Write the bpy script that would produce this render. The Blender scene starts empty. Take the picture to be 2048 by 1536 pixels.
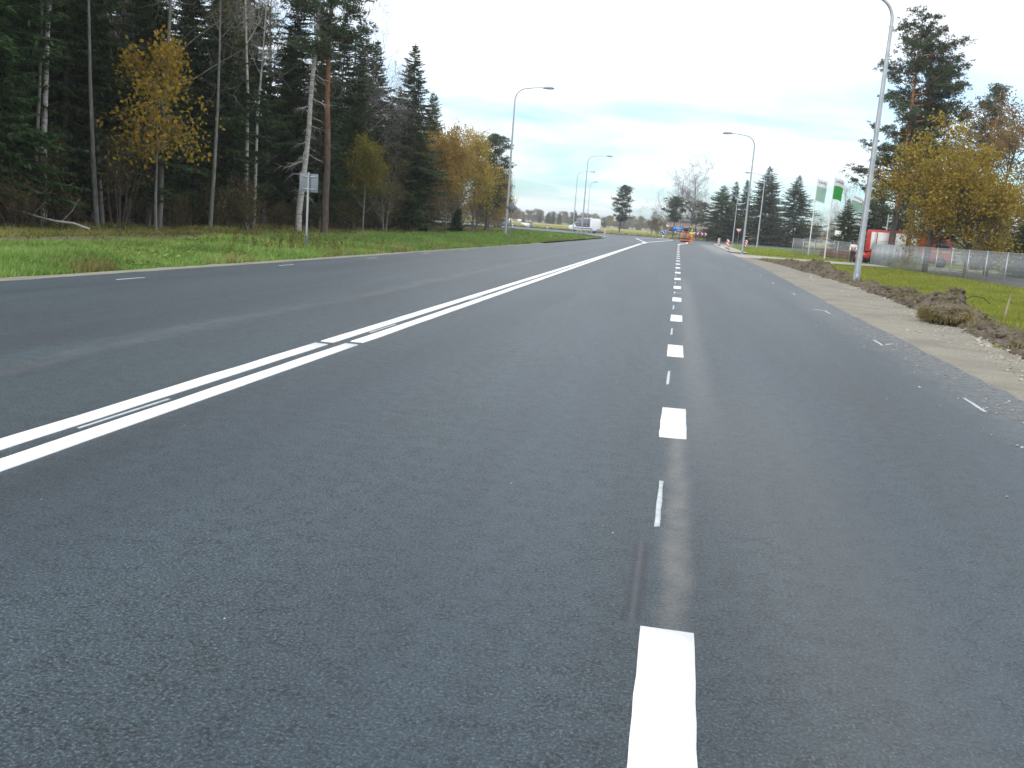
import bpy, bmesh, math, random
import numpy as np
from mathutils import Matrix, Vector

S = bpy.context.scene
R_ = math.radians

# ------------------------------------------------------------------ camera
cam_d = bpy.data.cameras.new('camera')
cam = bpy.data.objects.new('camera', cam_d)
S.collection.objects.link(cam)
cam_d.sensor_width = 36.0
cam_d.lens = 36.0 * 1850.0 / 2048.0
cam_d.clip_start = 0.05
cam_d.clip_end = 9000
cam.matrix_world = Matrix(((0.98174734, -0.10231983, 0.16032094, 0.0),
                           (0.17536029, 0.16065943, -0.97130701, 0.0),
                           (0.07362690, 0.98169201, 0.17566981, 1.5),
                           (0, 0, 0, 1)))
S.camera = cam

# ------------------------------------------------------------------ sky and sun
SUN_EL, SUN_AZ = 36.0, -140.0        # degrees; azimuth measured from +Y clockwise: from behind-left
world = bpy.data.worlds.new('World'); S.world = world
world.use_nodes = True
wn = world.node_tree.nodes; wl = world.node_tree.links
wn.clear()
w_out = wn.new('ShaderNodeOutputWorld'); w_bg = wn.new('ShaderNodeBackground')
w_bg.inputs['Strength'].default_value = 0.10
w_sky = wn.new('ShaderNodeTexSky'); w_sky.sky_type = 'NISHITA'; w_sky.sun_disc = False
w_sky.sun_elevation = R_(SUN_EL); w_sky.sun_rotation = R_(SUN_AZ)
w_sky.air_density = 1.0; w_sky.dust_density = 1.0; w_sky.ozone_density = 1.5
w_tc = wn.new('ShaderNodeTexCoord')
w_sep = wn.new('ShaderNodeSeparateXYZ'); wl.new(w_tc.outputs['Generated'], w_sep.inputs[0])
w_zc = wn.new('ShaderNodeMath'); w_zc.operation = 'MAXIMUM'; w_zc.inputs[1].default_value = 0.0
wl.new(w_sep.outputs['Z'], w_zc.inputs[0])
w_za = wn.new('ShaderNodeMath'); w_za.operation = 'ADD'; w_za.inputs[1].default_value = 0.12
wl.new(w_zc.outputs[0], w_za.inputs[0])
w_div = []
for ax in ('X', 'Y'):
    m = wn.new('ShaderNodeMath'); m.operation = 'DIVIDE'
    wl.new(w_sep.outputs[ax], m.inputs[0]); wl.new(w_za.outputs[0], m.inputs[1]); w_div.append(m)
w_cmb = wn.new('ShaderNodeCombineXYZ')
wl.new(w_div[0].outputs[0], w_cmb.inputs[0]); wl.new(w_div[1].outputs[0], w_cmb.inputs[1])
w_noise = wn.new('ShaderNodeTexNoise'); w_noise.inputs['Scale'].default_value = 0.55
w_noise.inputs['Detail'].default_value = 6; w_noise.inputs['Roughness'].default_value = 0.52
w_noise.inputs['Distortion'].default_value = 0.35
wl.new(w_cmb.outputs[0], w_noise.inputs['Vector'])
w_ramp = wn.new('ShaderNodeValToRGB')
w_ramp.color_ramp.elements[0].position = 0.36; w_ramp.color_ramp.elements[0].color = (0.14, 0.14, 0.14, 1)
w_ramp.color_ramp.elements[1].position = 0.56; w_ramp.color_ramp.elements[1].color = (1, 1, 1, 1)
w_cov = wn.new('ShaderNodeMapRange')                       # cloud deck thins towards the horizon
w_cov.inputs['From Min'].default_value = 0.02; w_cov.inputs['From Max'].default_value = 0.30
w_cov.inputs['To Min'].default_value = -0.10; w_cov.inputs['To Max'].default_value = 0.16
wl.new(w_zc.outputs[0], w_cov.inputs['Value'])
w_sum = wn.new('ShaderNodeMath'); w_sum.operation = 'ADD'
wl.new(w_noise.outputs['Fac'], w_sum.inputs[0]); wl.new(w_cov.outputs[0], w_sum.inputs[1])
wl.new(w_sum.outputs[0], w_ramp.inputs[0])
w_tint = wn.new('ShaderNodeMix'); w_tint.data_type = 'RGBA'; w_tint.blend_type = 'MULTIPLY'; w_tint.inputs['Factor'].default_value = 1
wl.new(w_sky.outputs[0], w_tint.inputs['A']); w_tint.inputs['B'].default_value = (0.95, 1.38, 1.62, 1)
w_mix = wn.new('ShaderNodeMix'); w_mix.data_type = 'RGBA'
wl.new(w_ramp.outputs[0], w_mix.inputs['Factor'])
wl.new(w_tint.outputs['Result'], w_mix.inputs['A'])
w_mix.inputs['B'].default_value = (11.0, 11.4, 12.0, 1)          # bright thin overcast
wl.new(w_mix.outputs['Result'], w_bg.inputs['Color'])
wl.new(w_bg.outputs[0], w_out.inputs['Surface'])

sun_d = bpy.data.lights.new('sun', 'SUN'); sun_d.energy = 1.3; sun_d.angle = R_(12)
sun_d.color = (1.0, 0.95, 0.87)
sun = bpy.data.objects.new('sun', sun_d); S.collection.objects.link(sun)
_az, _el = R_(SUN_AZ), R_(SUN_EL)
_to = Vector((math.sin(_az) * math.cos(_el), math.cos(_az) * math.cos(_el), math.sin(_el)))
sun.rotation_euler = (-_to).to_track_quat('-Z', 'Y').to_euler()

S.view_settings.view_transform = 'Standard'
S.view_settings.look = 'None'
S.view_settings.gamma = 1.0
S.view_settings.use_curve_mapping = False
S.view_settings.exposure = 0.34
S.cycles.max_bounces = 6
S.cycles.diffuse_bounces = 3
S.cycles.glossy_bounces = 2
S.cycles.transmission_bounces = 4
S.cycles.transparent_max_bounces = 8

# ------------------------------------------------------------------ small helpers
rng = np.random.default_rng(11)
HAZE = 0.0004
col = S.collection

_lat = np.random.default_rng(5).random((256, 256))
def vnoise(x, y, sc=1.0, off=0):
    x = np.asarray(x, float) * sc + off * 17.3 + 1000; y = np.asarray(y, float) * sc + off * 9.7 + 1000
    xi = np.floor(x).astype(int); yi = np.floor(y).astype(int)
    fx = x - xi; fy = y - yi
    fx = fx * fx * (3 - 2 * fx); fy = fy * fy * (3 - 2 * fy)
    a = _lat[xi % 256, yi % 256]; b = _lat[(xi + 1) % 256, yi % 256]
    c = _lat[xi % 256, (yi + 1) % 256]; d = _lat[(xi + 1) % 256, (yi + 1) % 256]
    return (a * (1 - fx) + b * fx) * (1 - fy) + (c * (1 - fx) + d * fx) * fy
def fbm(x, y, sc=1.0, oc=4, off=0):
    s = 0; a = .5
    for i in range(oc):
        s = s + a * vnoise(x, y, sc * 2 ** i, off + i); a *= .5
    return s

class MB:
    """collects tubes, boxes, prisms and leaf quads into one mesh"""
    def __init__(s): s.v = []; s.n = 0; s.q = []; s.t = []; s.ng = []
    def add(s, V, Q=None, T=None, NG=None):
        V = np.asarray(V, float).reshape(-1, 3)
        if Q is not None and len(Q): s.q.append(np.asarray(Q, int).reshape(-1, 4) + s.n)
        if T is not None and len(T): s.t.append(np.asarray(T, int).reshape(-1, 3) + s.n)
        if NG: s.ng += [[i + s.n for i in f] for f in NG]
        s.v.append(V); s.n += len(V); return s
    def box(s, x0, x1, y0, y1, z0, z1, M=None):
        V = np.array([(x, y, z) for z in (z0, z1) for y in (y0, y1) for x in (x0, x1)], float)
        if M is not None: V = np.array([M @ Vector(p) for p in V])
        return s.add(V, [(0, 2, 3, 1), (4, 5, 7, 6), (0, 1, 5, 4), (2, 6, 7, 3), (0, 4, 6, 2), (1, 3, 7, 5)])
    def tube(s, P, r, n=8, cap=True):
        P = np.asarray(P, float); m = len(P)
        r = np.broadcast_to(np.asarray(r, float), (m,))
        T = np.gradient(P, axis=0); T /= np.linalg.norm(T, axis=1)[:, None] + 1e-9
        ref = np.array([0, 0, 1.]) if abs(T[:, 2]).mean() < .8 else np.array([1., 0, 0])
        U = np.cross(T, ref); U /= np.linalg.norm(U, axis=1)[:, None] + 1e-9
        W = np.cross(T, U)
        a = np.linspace(0, 2 * np.pi, n, endpoint=False)
        V = P[:, None, :] + r[:, None, None] * (np.cos(a)[None, :, None] * U[:, None, :] + np.sin(a)[None, :, None] * W[:, None, :])
        i = np.arange(m - 1)[:, None] * n; j = np.arange(n)[None, :]; k = (j + 1) % n
        Q = np.stack([i + j, i + k, i + n + k, i + n + j], -1).reshape(-1, 4)
        s.add(V.reshape(-1, 3), Q)
        if cap:                                   # caps on their own vertices so smooth shading stays on the side
            s.add(V[0], NG=[list(range(n))[::-1]]); s.add(V[-1], NG=[list(range(n))])
        return s
    def prism(s, pts, d0, d1, axis='y', M=None):
        """extrude a 2D outline: axis y -> pts are (x,z); x -> (y,z); z -> (x,y)"""
        n = len(pts)
        def P(p, d):
            return {'y': (p[0], d, p[1]), 'x': (d, p[0], p[1]), 'z': (p[0], p[1], d)}[axis]
        V = [P(p, d0) for p in pts] + [P(p, d1) for p in pts]
        if M is not None: V = [M @ Vector(p) for p in V]
        s.add(V, [(i, (i + 1) % n, n + (i + 1) % n, n + i) for i in range(n)], NG=[list(range(n))[::-1], list(range(n, 2 * n))])
        return s
    def quads(s, P, D, L, W, rg, flat=0.0):
        """diamond blades from P along D"""
        N = len(P)
        if N == 0: return s
        D = D / (np.linalg.norm(D, axis=1)[:, None] + 1e-9)
        A = rg.normal(size=(N, 3)); A[:, 2] *= (1 - flat)
        if flat > 0: A = np.cross(D, np.array([0, 0, 1.]) + A * .45)
        else: A = np.cross(D, A)
        A /= np.linalg.norm(A, axis=1)[:, None] + 1e-9
        L = np.broadcast_to(L, (N,))[:, None]; W = np.broadcast_to(W, (N,))[:, None]
        nrm = np.cross(D, A)
        V = np.stack([P, P + D * L * .45 + A * W * .5 + nrm * W * .12, P + D * L - nrm * W * .1, P + D * L * .5 - A * W * .5 + nrm * W * .12], 1).reshape(-1, 3)
        s.add(V, np.arange(4 * N).reshape(-1, 4)); return s
    def mesh(s, name, mat, smooth=False):
        me = bpy.data.meshes.new(name)
        V = np.concatenate(s.v)
        loops = []; starts = []; c = 0
        if s.q:
            Q = np.concatenate(s.q); loops.append(Q.ravel()); starts.append(np.arange(len(Q)) * 4); c += Q.size
        if s.t:
            T = np.concatenate(s.t); loops.append(T.ravel()); starts.append(np.arange(len(T)) * 3 + c); c += T.size
        for f in s.ng:
            loops.append(np.array(f)); starts.append(np.array([c])); c += len(f)
        Lp = np.concatenate(loops).astype(np.int32); St = np.concatenate(starts).astype(np.int32)
        me.vertices.add(len(V)); me.vertices.foreach_set('co', V.astype(np.float32).ravel())
        me.loops.add(len(Lp)); me.loops.foreach_set('vertex_index', Lp)
        me.polygons.add(len(St)); me.polygons.foreach_set('loop_start', St)
        if smooth: me.polygons.foreach_set('use_smooth', np.ones(len(St), bool))
        me.materials.append(mat)
        me.update(calc_edges=True); me.validate()
        return me
    def obj(s, name, mat, parent=None, smooth=False, bevel=0):
        return link(name, s.mesh(name, mat, smooth), parent, bevel)

def link(name, me, parent=None, bevel=0):
    o = bpy.data.objects.new(name, me); col.objects.link(o)
    if parent: o.parent = parent
    if bevel:
        m = o.modifiers.new('bevel', 'BEVEL'); m.width = bevel; m.segments = 2; m.limit_method = 'ANGLE'
    return o
def tag(o, label=None, cat=None, group=None, kind=None):
    if label: o['label'] = label
    if cat: o['category'] = cat
    if group: o['group'] = group
    if kind: o['kind'] = kind
    return o
def thing(name, label, cat, loc=(0, 0, 0), rz=0, group=None, scale=1):
    o = bpy.data.objects.new(name, None); col.objects.link(o)
    o.empty_display_size = .2
    o.location = loc; o.rotation_euler = (0, 0, rz); o.scale = (scale,) * 3 if np.isscalar(scale) else scale
    return tag(o, label, cat, group)
def copy_tree(o, parent=None):
    c = o.copy(); col.objects.link(c); c.parent = parent
    for ch in o.children: copy_tree(ch, c)
    return c

# ------------------------------------------------------------------ materials
def nt(name):
    m = bpy.data.materials.new(name); m.use_nodes = True
    n = m.node_tree.nodes; l = m.node_tree.links
    return m, n, l, n['Principled BSDF']
def c4(c): return (c[0], c[1], c[2], 1)
def ramp(n, stops, fac=None, l=None, interp='LINEAR'):
    r = n.new('ShaderNodeValToRGB'); cr = r.color_ramp; cr.interpolation = interp
    while len(cr.elements) < len(stops): cr.elements.new(.5)
    for e, (p, c) in zip(cr.elements, stops): e.position = p; e.color = c4(c)
    if fac is not None: l.new(fac, r.inputs[0])
    return r
def noise(n, l, vec, scale, detail=4, rough=.55, dist=0):
    t = n.new('ShaderNodeTexNoise'); t.inputs['Scale'].default_value = scale
    t.inputs['Detail'].default_value = detail; t.inputs['Roughness'].default_value = rough
    t.inputs['Distortion'].default_value = dist
    if vec is not None: l.new(vec, t.inputs['Vector'])
    return t
def mixc(n, l, fac, a, b, mode='MIX'):
    m = n.new('ShaderNodeMix'); m.data_type = 'RGBA'; m.blend_type = mode
    for sock, v in ((m.inputs['Factor'], fac), (m.inputs['A'], a), (m.inputs['B'], b)):
        if hasattr(v, 'is_output') or isinstance(v, bpy.types.NodeSocket): l.new(v, sock)
        elif isinstance(v, (int, float)): sock.default_value = v
        else: sock.default_value = c4(v)
    return m.outputs['Result']
def mth(n, l, op, a, b=None, c=None, clamp=False):
    m = n.new('ShaderNodeMath'); m.operation = op; m.use_clamp = clamp
    for i, v in enumerate((a, b, c)):
        if v is None: continue
        if isinstance(v, bpy.types.NodeSocket): l.new(v, m.inputs[i])
        else: m.inputs[i].default_value = v
    return m.outputs[0]
def band(n, l, v, lo, hi, soft):
    a = n.new('ShaderNodeMapRange'); a.interpolation_type = 'SMOOTHSTEP'
    a.inputs['From Min'].default_value = lo - soft; a.inputs['From Max'].default_value = lo + soft
    b = n.new('ShaderNodeMapRange'); b.interpolation_type = 'SMOOTHSTEP'
    b.inputs['From Min'].default_value = hi - soft; b.inputs['From Max'].default_value = hi + soft
    b.inputs['To Min'].default_value = 1; b.inputs['To Max'].default_value = 0
    l.new(v, a.inputs['Value']); l.new(v, b.inputs['Value'])
    return mth(n, l, 'MULTIPLY', a.outputs[0], b.outputs[0])

def simple(name, c, rough=.6, metal=0, vary=.12, scale=8, spec=.4, bump=0):
    """plain painted or metal surface with uneven colour and a little dirt"""
    m, n, l, b = nt(name)
    tc = n.new('ShaderNodeTexCoord')
    t = noise(n, l, tc.outputs['Object'], scale, 5)
    d = [max(0, x * (1 - 2 * vary)) for x in c]; e = [min(1, x * (1 + vary)) for x in c]
    r = ramp(n, [(.3, d), (.7, e)], t.outputs['Fac'], l)
    l.new(r.outputs[0], b.inputs['Base Color'])
    b.inputs['Roughness'].default_value = rough; b.inputs['Metallic'].default_value = metal
    b.inputs['Specular IOR Level'].default_value = spec
    if bump:
        bp = n.new('ShaderNodeBump'); bp.inputs['Strength'].default_value = bump; bp.inputs['Distance'].default_value = .02
        l.new(t.outputs['Fac'], bp.inputs['Height']); l.new(bp.outputs[0], b.inputs['Normal'])
    return m
def leafmat(name, stops, trans=.3, clump=.5, cscale=.7):
    m, n, l, b = nt(name)
    g = n.new('ShaderNodeNewGeometry'); tc = n.new('ShaderNodeTexCoord')
    t = noise(n, l, tc.outputs['Object'], cscale, 3)
    f = mth(n, l, 'ADD', mth(n, l, 'MULTIPLY', g.outputs['Random Per Island'], 1 - clump),
            mth(n, l, 'MULTIPLY', mth(n, l, 'MULTIPLY_ADD', t.outputs['Fac'], 2.2, -.6, clamp=True), clump))
    r = ramp(n, stops, f, l)
    oi = n.new('ShaderNodeObjectInfo')
    hs = n.new('ShaderNodeHueSaturation'); l.new(r.outputs[0], hs.inputs['Color'])
    l.new(mth(n, l, 'MULTIPLY_ADD', oi.outputs['Random'], .35, .82), hs.inputs['Value'])
    l.new(mth(n, l, 'MULTIPLY_ADD', oi.outputs['Random'], .03, .485), hs.inputs['Hue'])
    l.new(hs.outputs[0], b.inputs['Base Color'])
    b.inputs['Roughness'].default_value = .6; b.inputs['Specular IOR Level'].default_value = .25
    tr = n.new('ShaderNodeBsdfTranslucent'); l.new(hs.outputs[0], tr.inputs['Color'])
    mx = n.new('ShaderNodeMixShader'); mx.inputs[0].default_value = trans
    l.new(b.outputs[0], mx.inputs[1]); l.new(tr.outputs[0], mx.inputs[2])
    l.new(mx.outputs[0], n['Material Output'].inputs['Surface'])
    return m
def barkmat(name, stops, scale=(6, 6, 1.5), bump=.5, upper=None, z0=4, z1=8):
    m, n, l, b = nt(name)
    tc = n.new('ShaderNodeTexCoord'); mp = n.new('ShaderNodeMapping'); mp.inputs['Scale'].default_value = scale
    l.new(tc.outputs['Object'], mp.inputs[0])
    t = noise(n, l, mp.outputs[0], 1.6, 6, .65)
    r = ramp(n, stops, t.outputs['Fac'], l); o = r.outputs[0]
    if upper:
        sp = n.new('ShaderNodeSeparateXYZ'); l.new(tc.outputs['Object'], sp.inputs[0])
        mr = n.new('ShaderNodeMapRange'); mr.inputs['From Min'].default_value = z0; mr.inputs['From Max'].default_value = z1
        l.new(sp.outputs['Z'], mr.inputs['Value'])
        o = mixc(n, l, mr.outputs[0], o, ramp(n, upper, t.outputs['Fac'], l).outputs[0])
    l.new(o, b.inputs['Base Color']); b.inputs['Roughness'].default_value = .85; b.inputs['Specular IOR Level'].default_value = .2
    bp = n.new('ShaderNodeBump'); bp.inputs['Strength'].default_value = bump; bp.inputs['Distance'].default_value = .03
    l.new(t.outputs['Fac'], bp.inputs['Height']); l.new(bp.outputs[0], b.inputs['Normal'])
    return m

def asphalt():
    m, n, l, b = nt('asphalt')
    tc = n.new('ShaderNodeTexCoord'); P = tc.outputs['Object']
    sp = n.new('ShaderNodeSeparateXYZ'); l.new(P, sp.inputs[0]); X, Y = sp.outputs['X'], sp.outputs['Y']
    f1 = noise(n, l, P, 90, 3, .75)                       # aggregate grain
    f2 = noise(n, l, P, 36, 4, .7)                       # pits, slightly clustered
    vo = n.new('ShaderNodeTexVoronoi'); vo.inputs['Scale'].default_value = 75; l.new(P, vo.inputs['Vector'])
    c = ramp(n, [(.28, (.002, .004, .005)), (.42, (.017, .030, .038)), (.55, (.038, .060, .074)), (.72, (.16, .205, .23))], f1.outputs['Fac'], l).outputs[0]
    pit = ramp(n, [(.32, (.08, .08, .10)), (.47, (1, 1, 1))], f2.outputs['Fac'], l).outputs[0]
    c = mixc(n, l, .9, c, pit, 'MULTIPLY')
    f3 = noise(n, l, P, 9, 4, .7); f4 = noise(n, l, P, 55, 2, .6)      # open-textured clusters of deeper pits
    deep_ = mth(n, l, 'MULTIPLY', ramp(n, [(.42, (0, 0, 0)), (.60, (1, 1, 1))], f3.outputs['Fac'], l).outputs[0], ramp(n, [(.42, (1, 1, 1)), (.48, (0, 0, 0))], f4.outputs['Fac'], l).outputs[0])
    c = mixc(n, l, mth(n, l, 'MULTIPLY', deep_, .85), c, (.004, .005, .007))
    chips = ramp(n, [(.045, (1, 1, 1)), (.075, (0, 0, 0))], vo.outputs['Distance'], l).outputs[0]
    sel = ramp(n, [(.78, (0, 0, 0)), (.80, (1, 1, 1))], n_sep(n, l, vo.outputs['Color']), l).outputs[0]
    c = mixc(n, l, mth(n, l, 'MULTIPLY', chips, sel), c, (.34, .33, .30))
    # broad unevenness: long streaks along the lanes, and patches
    mp = n.new('ShaderNodeMapping'); mp.inputs['Scale'].default_value = (1.0, .06, 1); l.new(P, mp.inputs[0])
    s1 = noise(n, l, mp.outputs[0], 1.1, 4, .55, .4)
    c = mixc(n, l, 1.0, c, ramp(n, [(.3, (.70, .71, .74)), (.7, (1.30, 1.33, 1.35))], s1.outputs['Fac'], l).outputs[0], 'MULTIPLY')
    s2 = noise(n, l, P, .33, 4, .6)
    c = mixc(n, l, 1.0, c, ramp(n, [(.3, (.9, .91, .92)), (.7, (1.1, 1.1, 1.09))], s2.outputs['Fac'], l).outputs[0], 'MULTIPLY')
    tj = band(n, l, mth(n, l, 'ADD', mth(n, l, 'MULTIPLY_ADD', X, .05, Y), mth(n, l, 'MULTIPLY', s2.outputs['Fac'], .5)), 29.0, 29.10, .05)
    c = mixc(n, l, mth(n, l, 'MULTIPLY', tj, .4), c, (.02, .024, .03))
    wt = mth(n, l, 'ADD', band(n, l, X, -2.9, -2.1, .35), band(n, l, X, -1.1, -.35, .3))
    wt = mth(n, l, 'ADD', wt, mth(n, l, 'ADD', band(n, l, X, .9, 1.5, .3), band(n, l, X, 2.2, 2.7, .25)))
    c = mixc(n, l, mth(n, l, 'MULTIPLY', wt, .25), c, (.022, .038, .060))
    # faint beige seam left of the double line and joint of the two lanes
    wob = mth(n, l, 'ADD', X, mth(n, l, 'MULTIPLY', mth(n, l, 'SUBTRACT', s2.outputs['Fac'], .5), .9))
    nb = noise(n, l, P, 2.2, 4, .6)
    seam = mth(n, l, 'MULTIPLY', band(n, l, wob, -5.42, -5.18, .10), mth(n, l, 'MULTIPLY_ADD', nb.outputs['Fac'], 1.6, -.35, clamp=True))
    c = mixc(n, l, mth(n, l, 'MULTIPLY', seam, .2), c, (.30, .30, .28))
    seam2 = band(n, l, wob, -5.32, -5.29, .02)
    c = mixc(n, l, mth(n, l, 'MULTIPLY', seam2, .35), c, (.03, .033, .04))
    jd = mth(n, l, 'MULTIPLY', band(n, l, mth(n, l, 'MULTIPLY_ADD', Y, .018, X), -4.2, -3.98, .12), band(n, l, Y, 24, 90, 8))
    c = mixc(n, l, mth(n, l, 'MULTIPLY', jd, .35), c, (.03, .034, .042))
    # dusty beige strip beside the dashes
    dn = noise(n, l, P, 5, 5, .62)
    xw = mth(n, l, 'ADD', X, mth(n, l, 'MULTIPLY_ADD', nb.outputs['Fac'], .12, -.06))
    dust = mth(n, l, 'MULTIPLY', band(n, l, xw, .09, .20, .05), band(n, l, Y, 3.3, 7.5, .8))
    dust = mth(n, l, 'MULTIPLY', dust, mth(n, l, 'MULTIPLY_ADD', dn.outputs['Fac'], 1.3, -.1, clamp=True))
    c = mixc(n, l, mth(n, l, 'MULTIPLY', dust, .55), c, (.27, .25, .22))
    dust2 = mth(n, l, 'MULTIPLY', band(n, l, xw, .20, .46, .12), band(n, l, Y, 7, 30, 4))
    c = mixc(n, l, mth(n, l, 'MULTIPLY', dust2, .2), c, (.27, .27, .26))
    dust3 = mth(n, l, 'MULTIPLY', band(n, l, xw, .45, 1.2, .3), band(n, l, Y, 1, 9, 2.5))
    c = mixc(n, l, mth(n, l, 'MULTIPLY', dust3, .11), c, (.27, .27, .25))
    # dark burnt smear left of the near dash
    sm = mth(n, l, 'MULTIPLY', band(n, l, mth(n, l, 'MULTIPLY_ADD', Y, -.004, X), -.075, .0, .016), band(n, l, Y, 3.43, 4.35, .12))
    c = mixc(n, l, mth(n, l, 'MULTIPLY', sm, .85), c, (.016, .019, .026))
    sm2 = mth(n, l, 'MULTIPLY', band(n, l, mth(n, l, 'MULTIPLY_ADD', Y, -.004, X), -.052, -.03, .012), band(n, l, Y, 3.40, 4.35, .1))
    c = mixc(n, l, mth(n, l, 'MULTIPLY', sm2, .25), c, (.13, .15, .18))
    # dried mud and grit trodden off the right shoulder
    gx = mth(n, l, 'ADD', X, mth(n, l, 'MULTIPLY_ADD', nb.outputs['Fac'], 1.3, -.65))
    g1 = mth(n, l, 'MULTIPLY', band(n, l, gx, 3.15, 4.6, .45), band(n, l, Y, 5, 26, 7))
    gn = noise(n, l, P, 11, 5, .7)
    g1 = mth(n, l, 'MULTIPLY', g1, mth(n, l, 'MULTIPLY_ADD', gn.outputs['Fac'], 3.2, -1.25, clamp=True))
    c = mixc(n, l, mth(n, l, 'MULTIPLY', g1, .5), c, (.30, .29, .265))
    g2 = mth(n, l, 'MULTIPLY', band(n, l, gx, 2.9, 5.2, .6), band(n, l, Y, 72, 125, 12))
    c = mixc(n, l, mth(n, l, 'MULTIPLY', mth(n, l, 'MULTIPLY', g2, nb.outputs['Fac']), .75), c, (.34, .33, .31))
    l.new(c, b.inputs['Base Color'])
    b.inputs['Roughness'].default_value = .48; b.inputs['Specular IOR Level'].default_value = .46
    h = mth(n, l, 'SUBTRACT', mth(n, l, 'ADD', f1.outputs['Fac'], mth(n, l, 'MULTIPLY', f2.outputs['Fac'], 1.2)), mth(n, l, 'MULTIPLY', deep_, .6))
    bp = n.new('ShaderNodeBump'); bp.inputs['Strength'].default_value = .7; bp.inputs['Distance'].default_value = .008
    l.new(h, bp.inputs['Height']); l.new(bp.outputs[0], b.inputs['Normal'])
    return m
def n_sep(n, l, s):
    q = n.new('ShaderNodeSeparateColor'); l.new(s, q.inputs[0]); return q.outputs[0]

def gravelmat(name, base, dark, scale=40, patch=.8):
    m, n, l, b = nt(name)
    tc = n.new('ShaderNodeTexCoord'); P = tc.outputs['Object']
    a = noise(n, l, P, scale, 5, .7); p = noise(n, l, P, patch, 5, .6)
    c = ramp(n, [(.3, [x * .6 for x in base]), (.5, base), (.72, [min(1, x * 1.3) for x in base])], a.outputs['Fac'], l).outputs[0]
    c = mixc(n, l, ramp(n, [(.45, (0, 0, 0)), (.68, (.75, .75, .75))], p.outputs['Fac'], l).outputs[0], c, dark)
    l.new(c, b.inputs['Base Color']); b.inputs['Roughness'].default_value = .9; b.inputs['Specular IOR Level'].default_value = .2
    bp = n.new('ShaderNodeBump'); bp.inputs['Strength'].default_value = .6; bp.inputs['Distance'].default_value = .02
    l.new(a.outputs['Fac'], bp.inputs['Height']); l.new(bp.outputs[0], b.inputs['Normal'])
    return m
def groundmat():
    m, n, l, b = nt('ground_soil_and_turf')
    tc = n.new('ShaderNodeTexCoord'); P = tc.outputs['Object']
    sp = n.new('ShaderNodeSeparateXYZ'); l.new(P, sp.inputs[0]); X, Y = sp.outputs['X'], sp.outputs['Y']
    a = noise(n, l, P, 14, 5, .7); p = noise(n, l, P, .35, 5, .6); q = noise(n, l, P, .02, 5, .6)
    left = ramp(n, [(.3, (.06, .10, .022)), (.5, (.11, .19, .04)), (.7, (.16, .24, .06))], a.outputs['Fac'], l).outputs[0]
    right = ramp(n, [(.3, (.11, .135, .022)), (.5, (.19, .22, .035)), (.7, (.25, .27, .06))], a.outputs['Fac'], l).outputs[0]
    dry = ramp(n, [(.3, (.10, .085, .035)), (.7, (.20, .17, .075))], a.outputs['Fac'], l).outputs[0]
    litter = ramp(n, [(.3, (.028, .020, .012)), (.5, (.06, .043, .022)), (.7, (.11, .075, .035))], a.outputs['Fac'], l).outputs[0]
    field = mixc(n, l, ramp(n, [(.35, (0, 0, 0)), (.65, (1, 1, 1))], q.outputs['Fac'], l).outputs[0], (.27, .265, .085), (.34, .30, .14))
    lr = n.new('ShaderNodeMapRange'); lr.inputs['From Min'].default_value = 0; lr.inputs['From Max'].default_value = 3
    l.new(X, lr.inputs['Value'])
    c = mixc(n, l, lr.outputs[0], left, right)
    c = mixc(n, l, ramp(n, [(.42, (0, 0, 0)), (.62, (.8, .8, .8))], p.outputs['Fac'], l).outputs[0], c, dry)
    fw = n.new('ShaderNodeMapRange'); fw.inputs['From Min'].default_value = -18.6; fw.inputs['From Max'].default_value = -21.5
    l.new(mth(n, l, 'ADD', X, mth(n, l, 'MULTIPLY_ADD', p.outputs['Fac'], 2.4, -1.2)), fw.inputs['Value'])
    fy = n.new('ShaderNodeMapRange'); fy.inputs['From Min'].default_value = 128; fy.inputs['From Max'].default_value = 118
    l.new(Y, fy.inputs['Value'])
    c = mixc(n, l, mth(n, l, 'MULTIPLY', fw.outputs[0], fy.outputs[0]), c, litter)
    ff = n.new('ShaderNodeMapRange'); ff.inputs['From Min'].default_value = 165; ff.inputs['From Max'].default_value = 190
    l.new(Y, ff.inputs['Value'])
    c = mixc(n, l, ff.outputs[0], c, field)
    l.new(c, b.inputs['Base Color']); b.inputs['Roughness'].default_value = .95; b.inputs['Specular IOR Level'].default_value = .1
    bp = n.new('ShaderNodeBump'); bp.inputs['Strength'].default_value = .7; bp.inputs['Distance'].default_value = .05
    l.new(a.outputs['Fac'], bp.inputs['Height']); l.new(bp.outputs[0], b.inputs['Normal'])
    return m
def stripemat(name, a, b_, freq, angle=0.8, vertical=False):
    """flat printed diagonal stripes in object space (x across, z up)"""
    m, n, l, b = nt(name)
    tc = n.new('ShaderNodeTexCoord'); sp = n.new('ShaderNodeSeparateXYZ'); l.new(tc.outputs['Object'], sp.inputs[0])
    v = mth(n, l, 'MULTIPLY_ADD', sp.outputs['X'], angle, sp.outputs['Z'])
    fr = mth(n, l, 'FRACT', mth(n, l, 'MULTIPLY', v, freq))
    g = mth(n, l, 'GREATER_THAN', fr, .5)
    l.new(mixc(n, l, g, a, b_), b.inputs['Base Color']); b.inputs['Roughness'].default_value = .5
    return m

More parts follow.
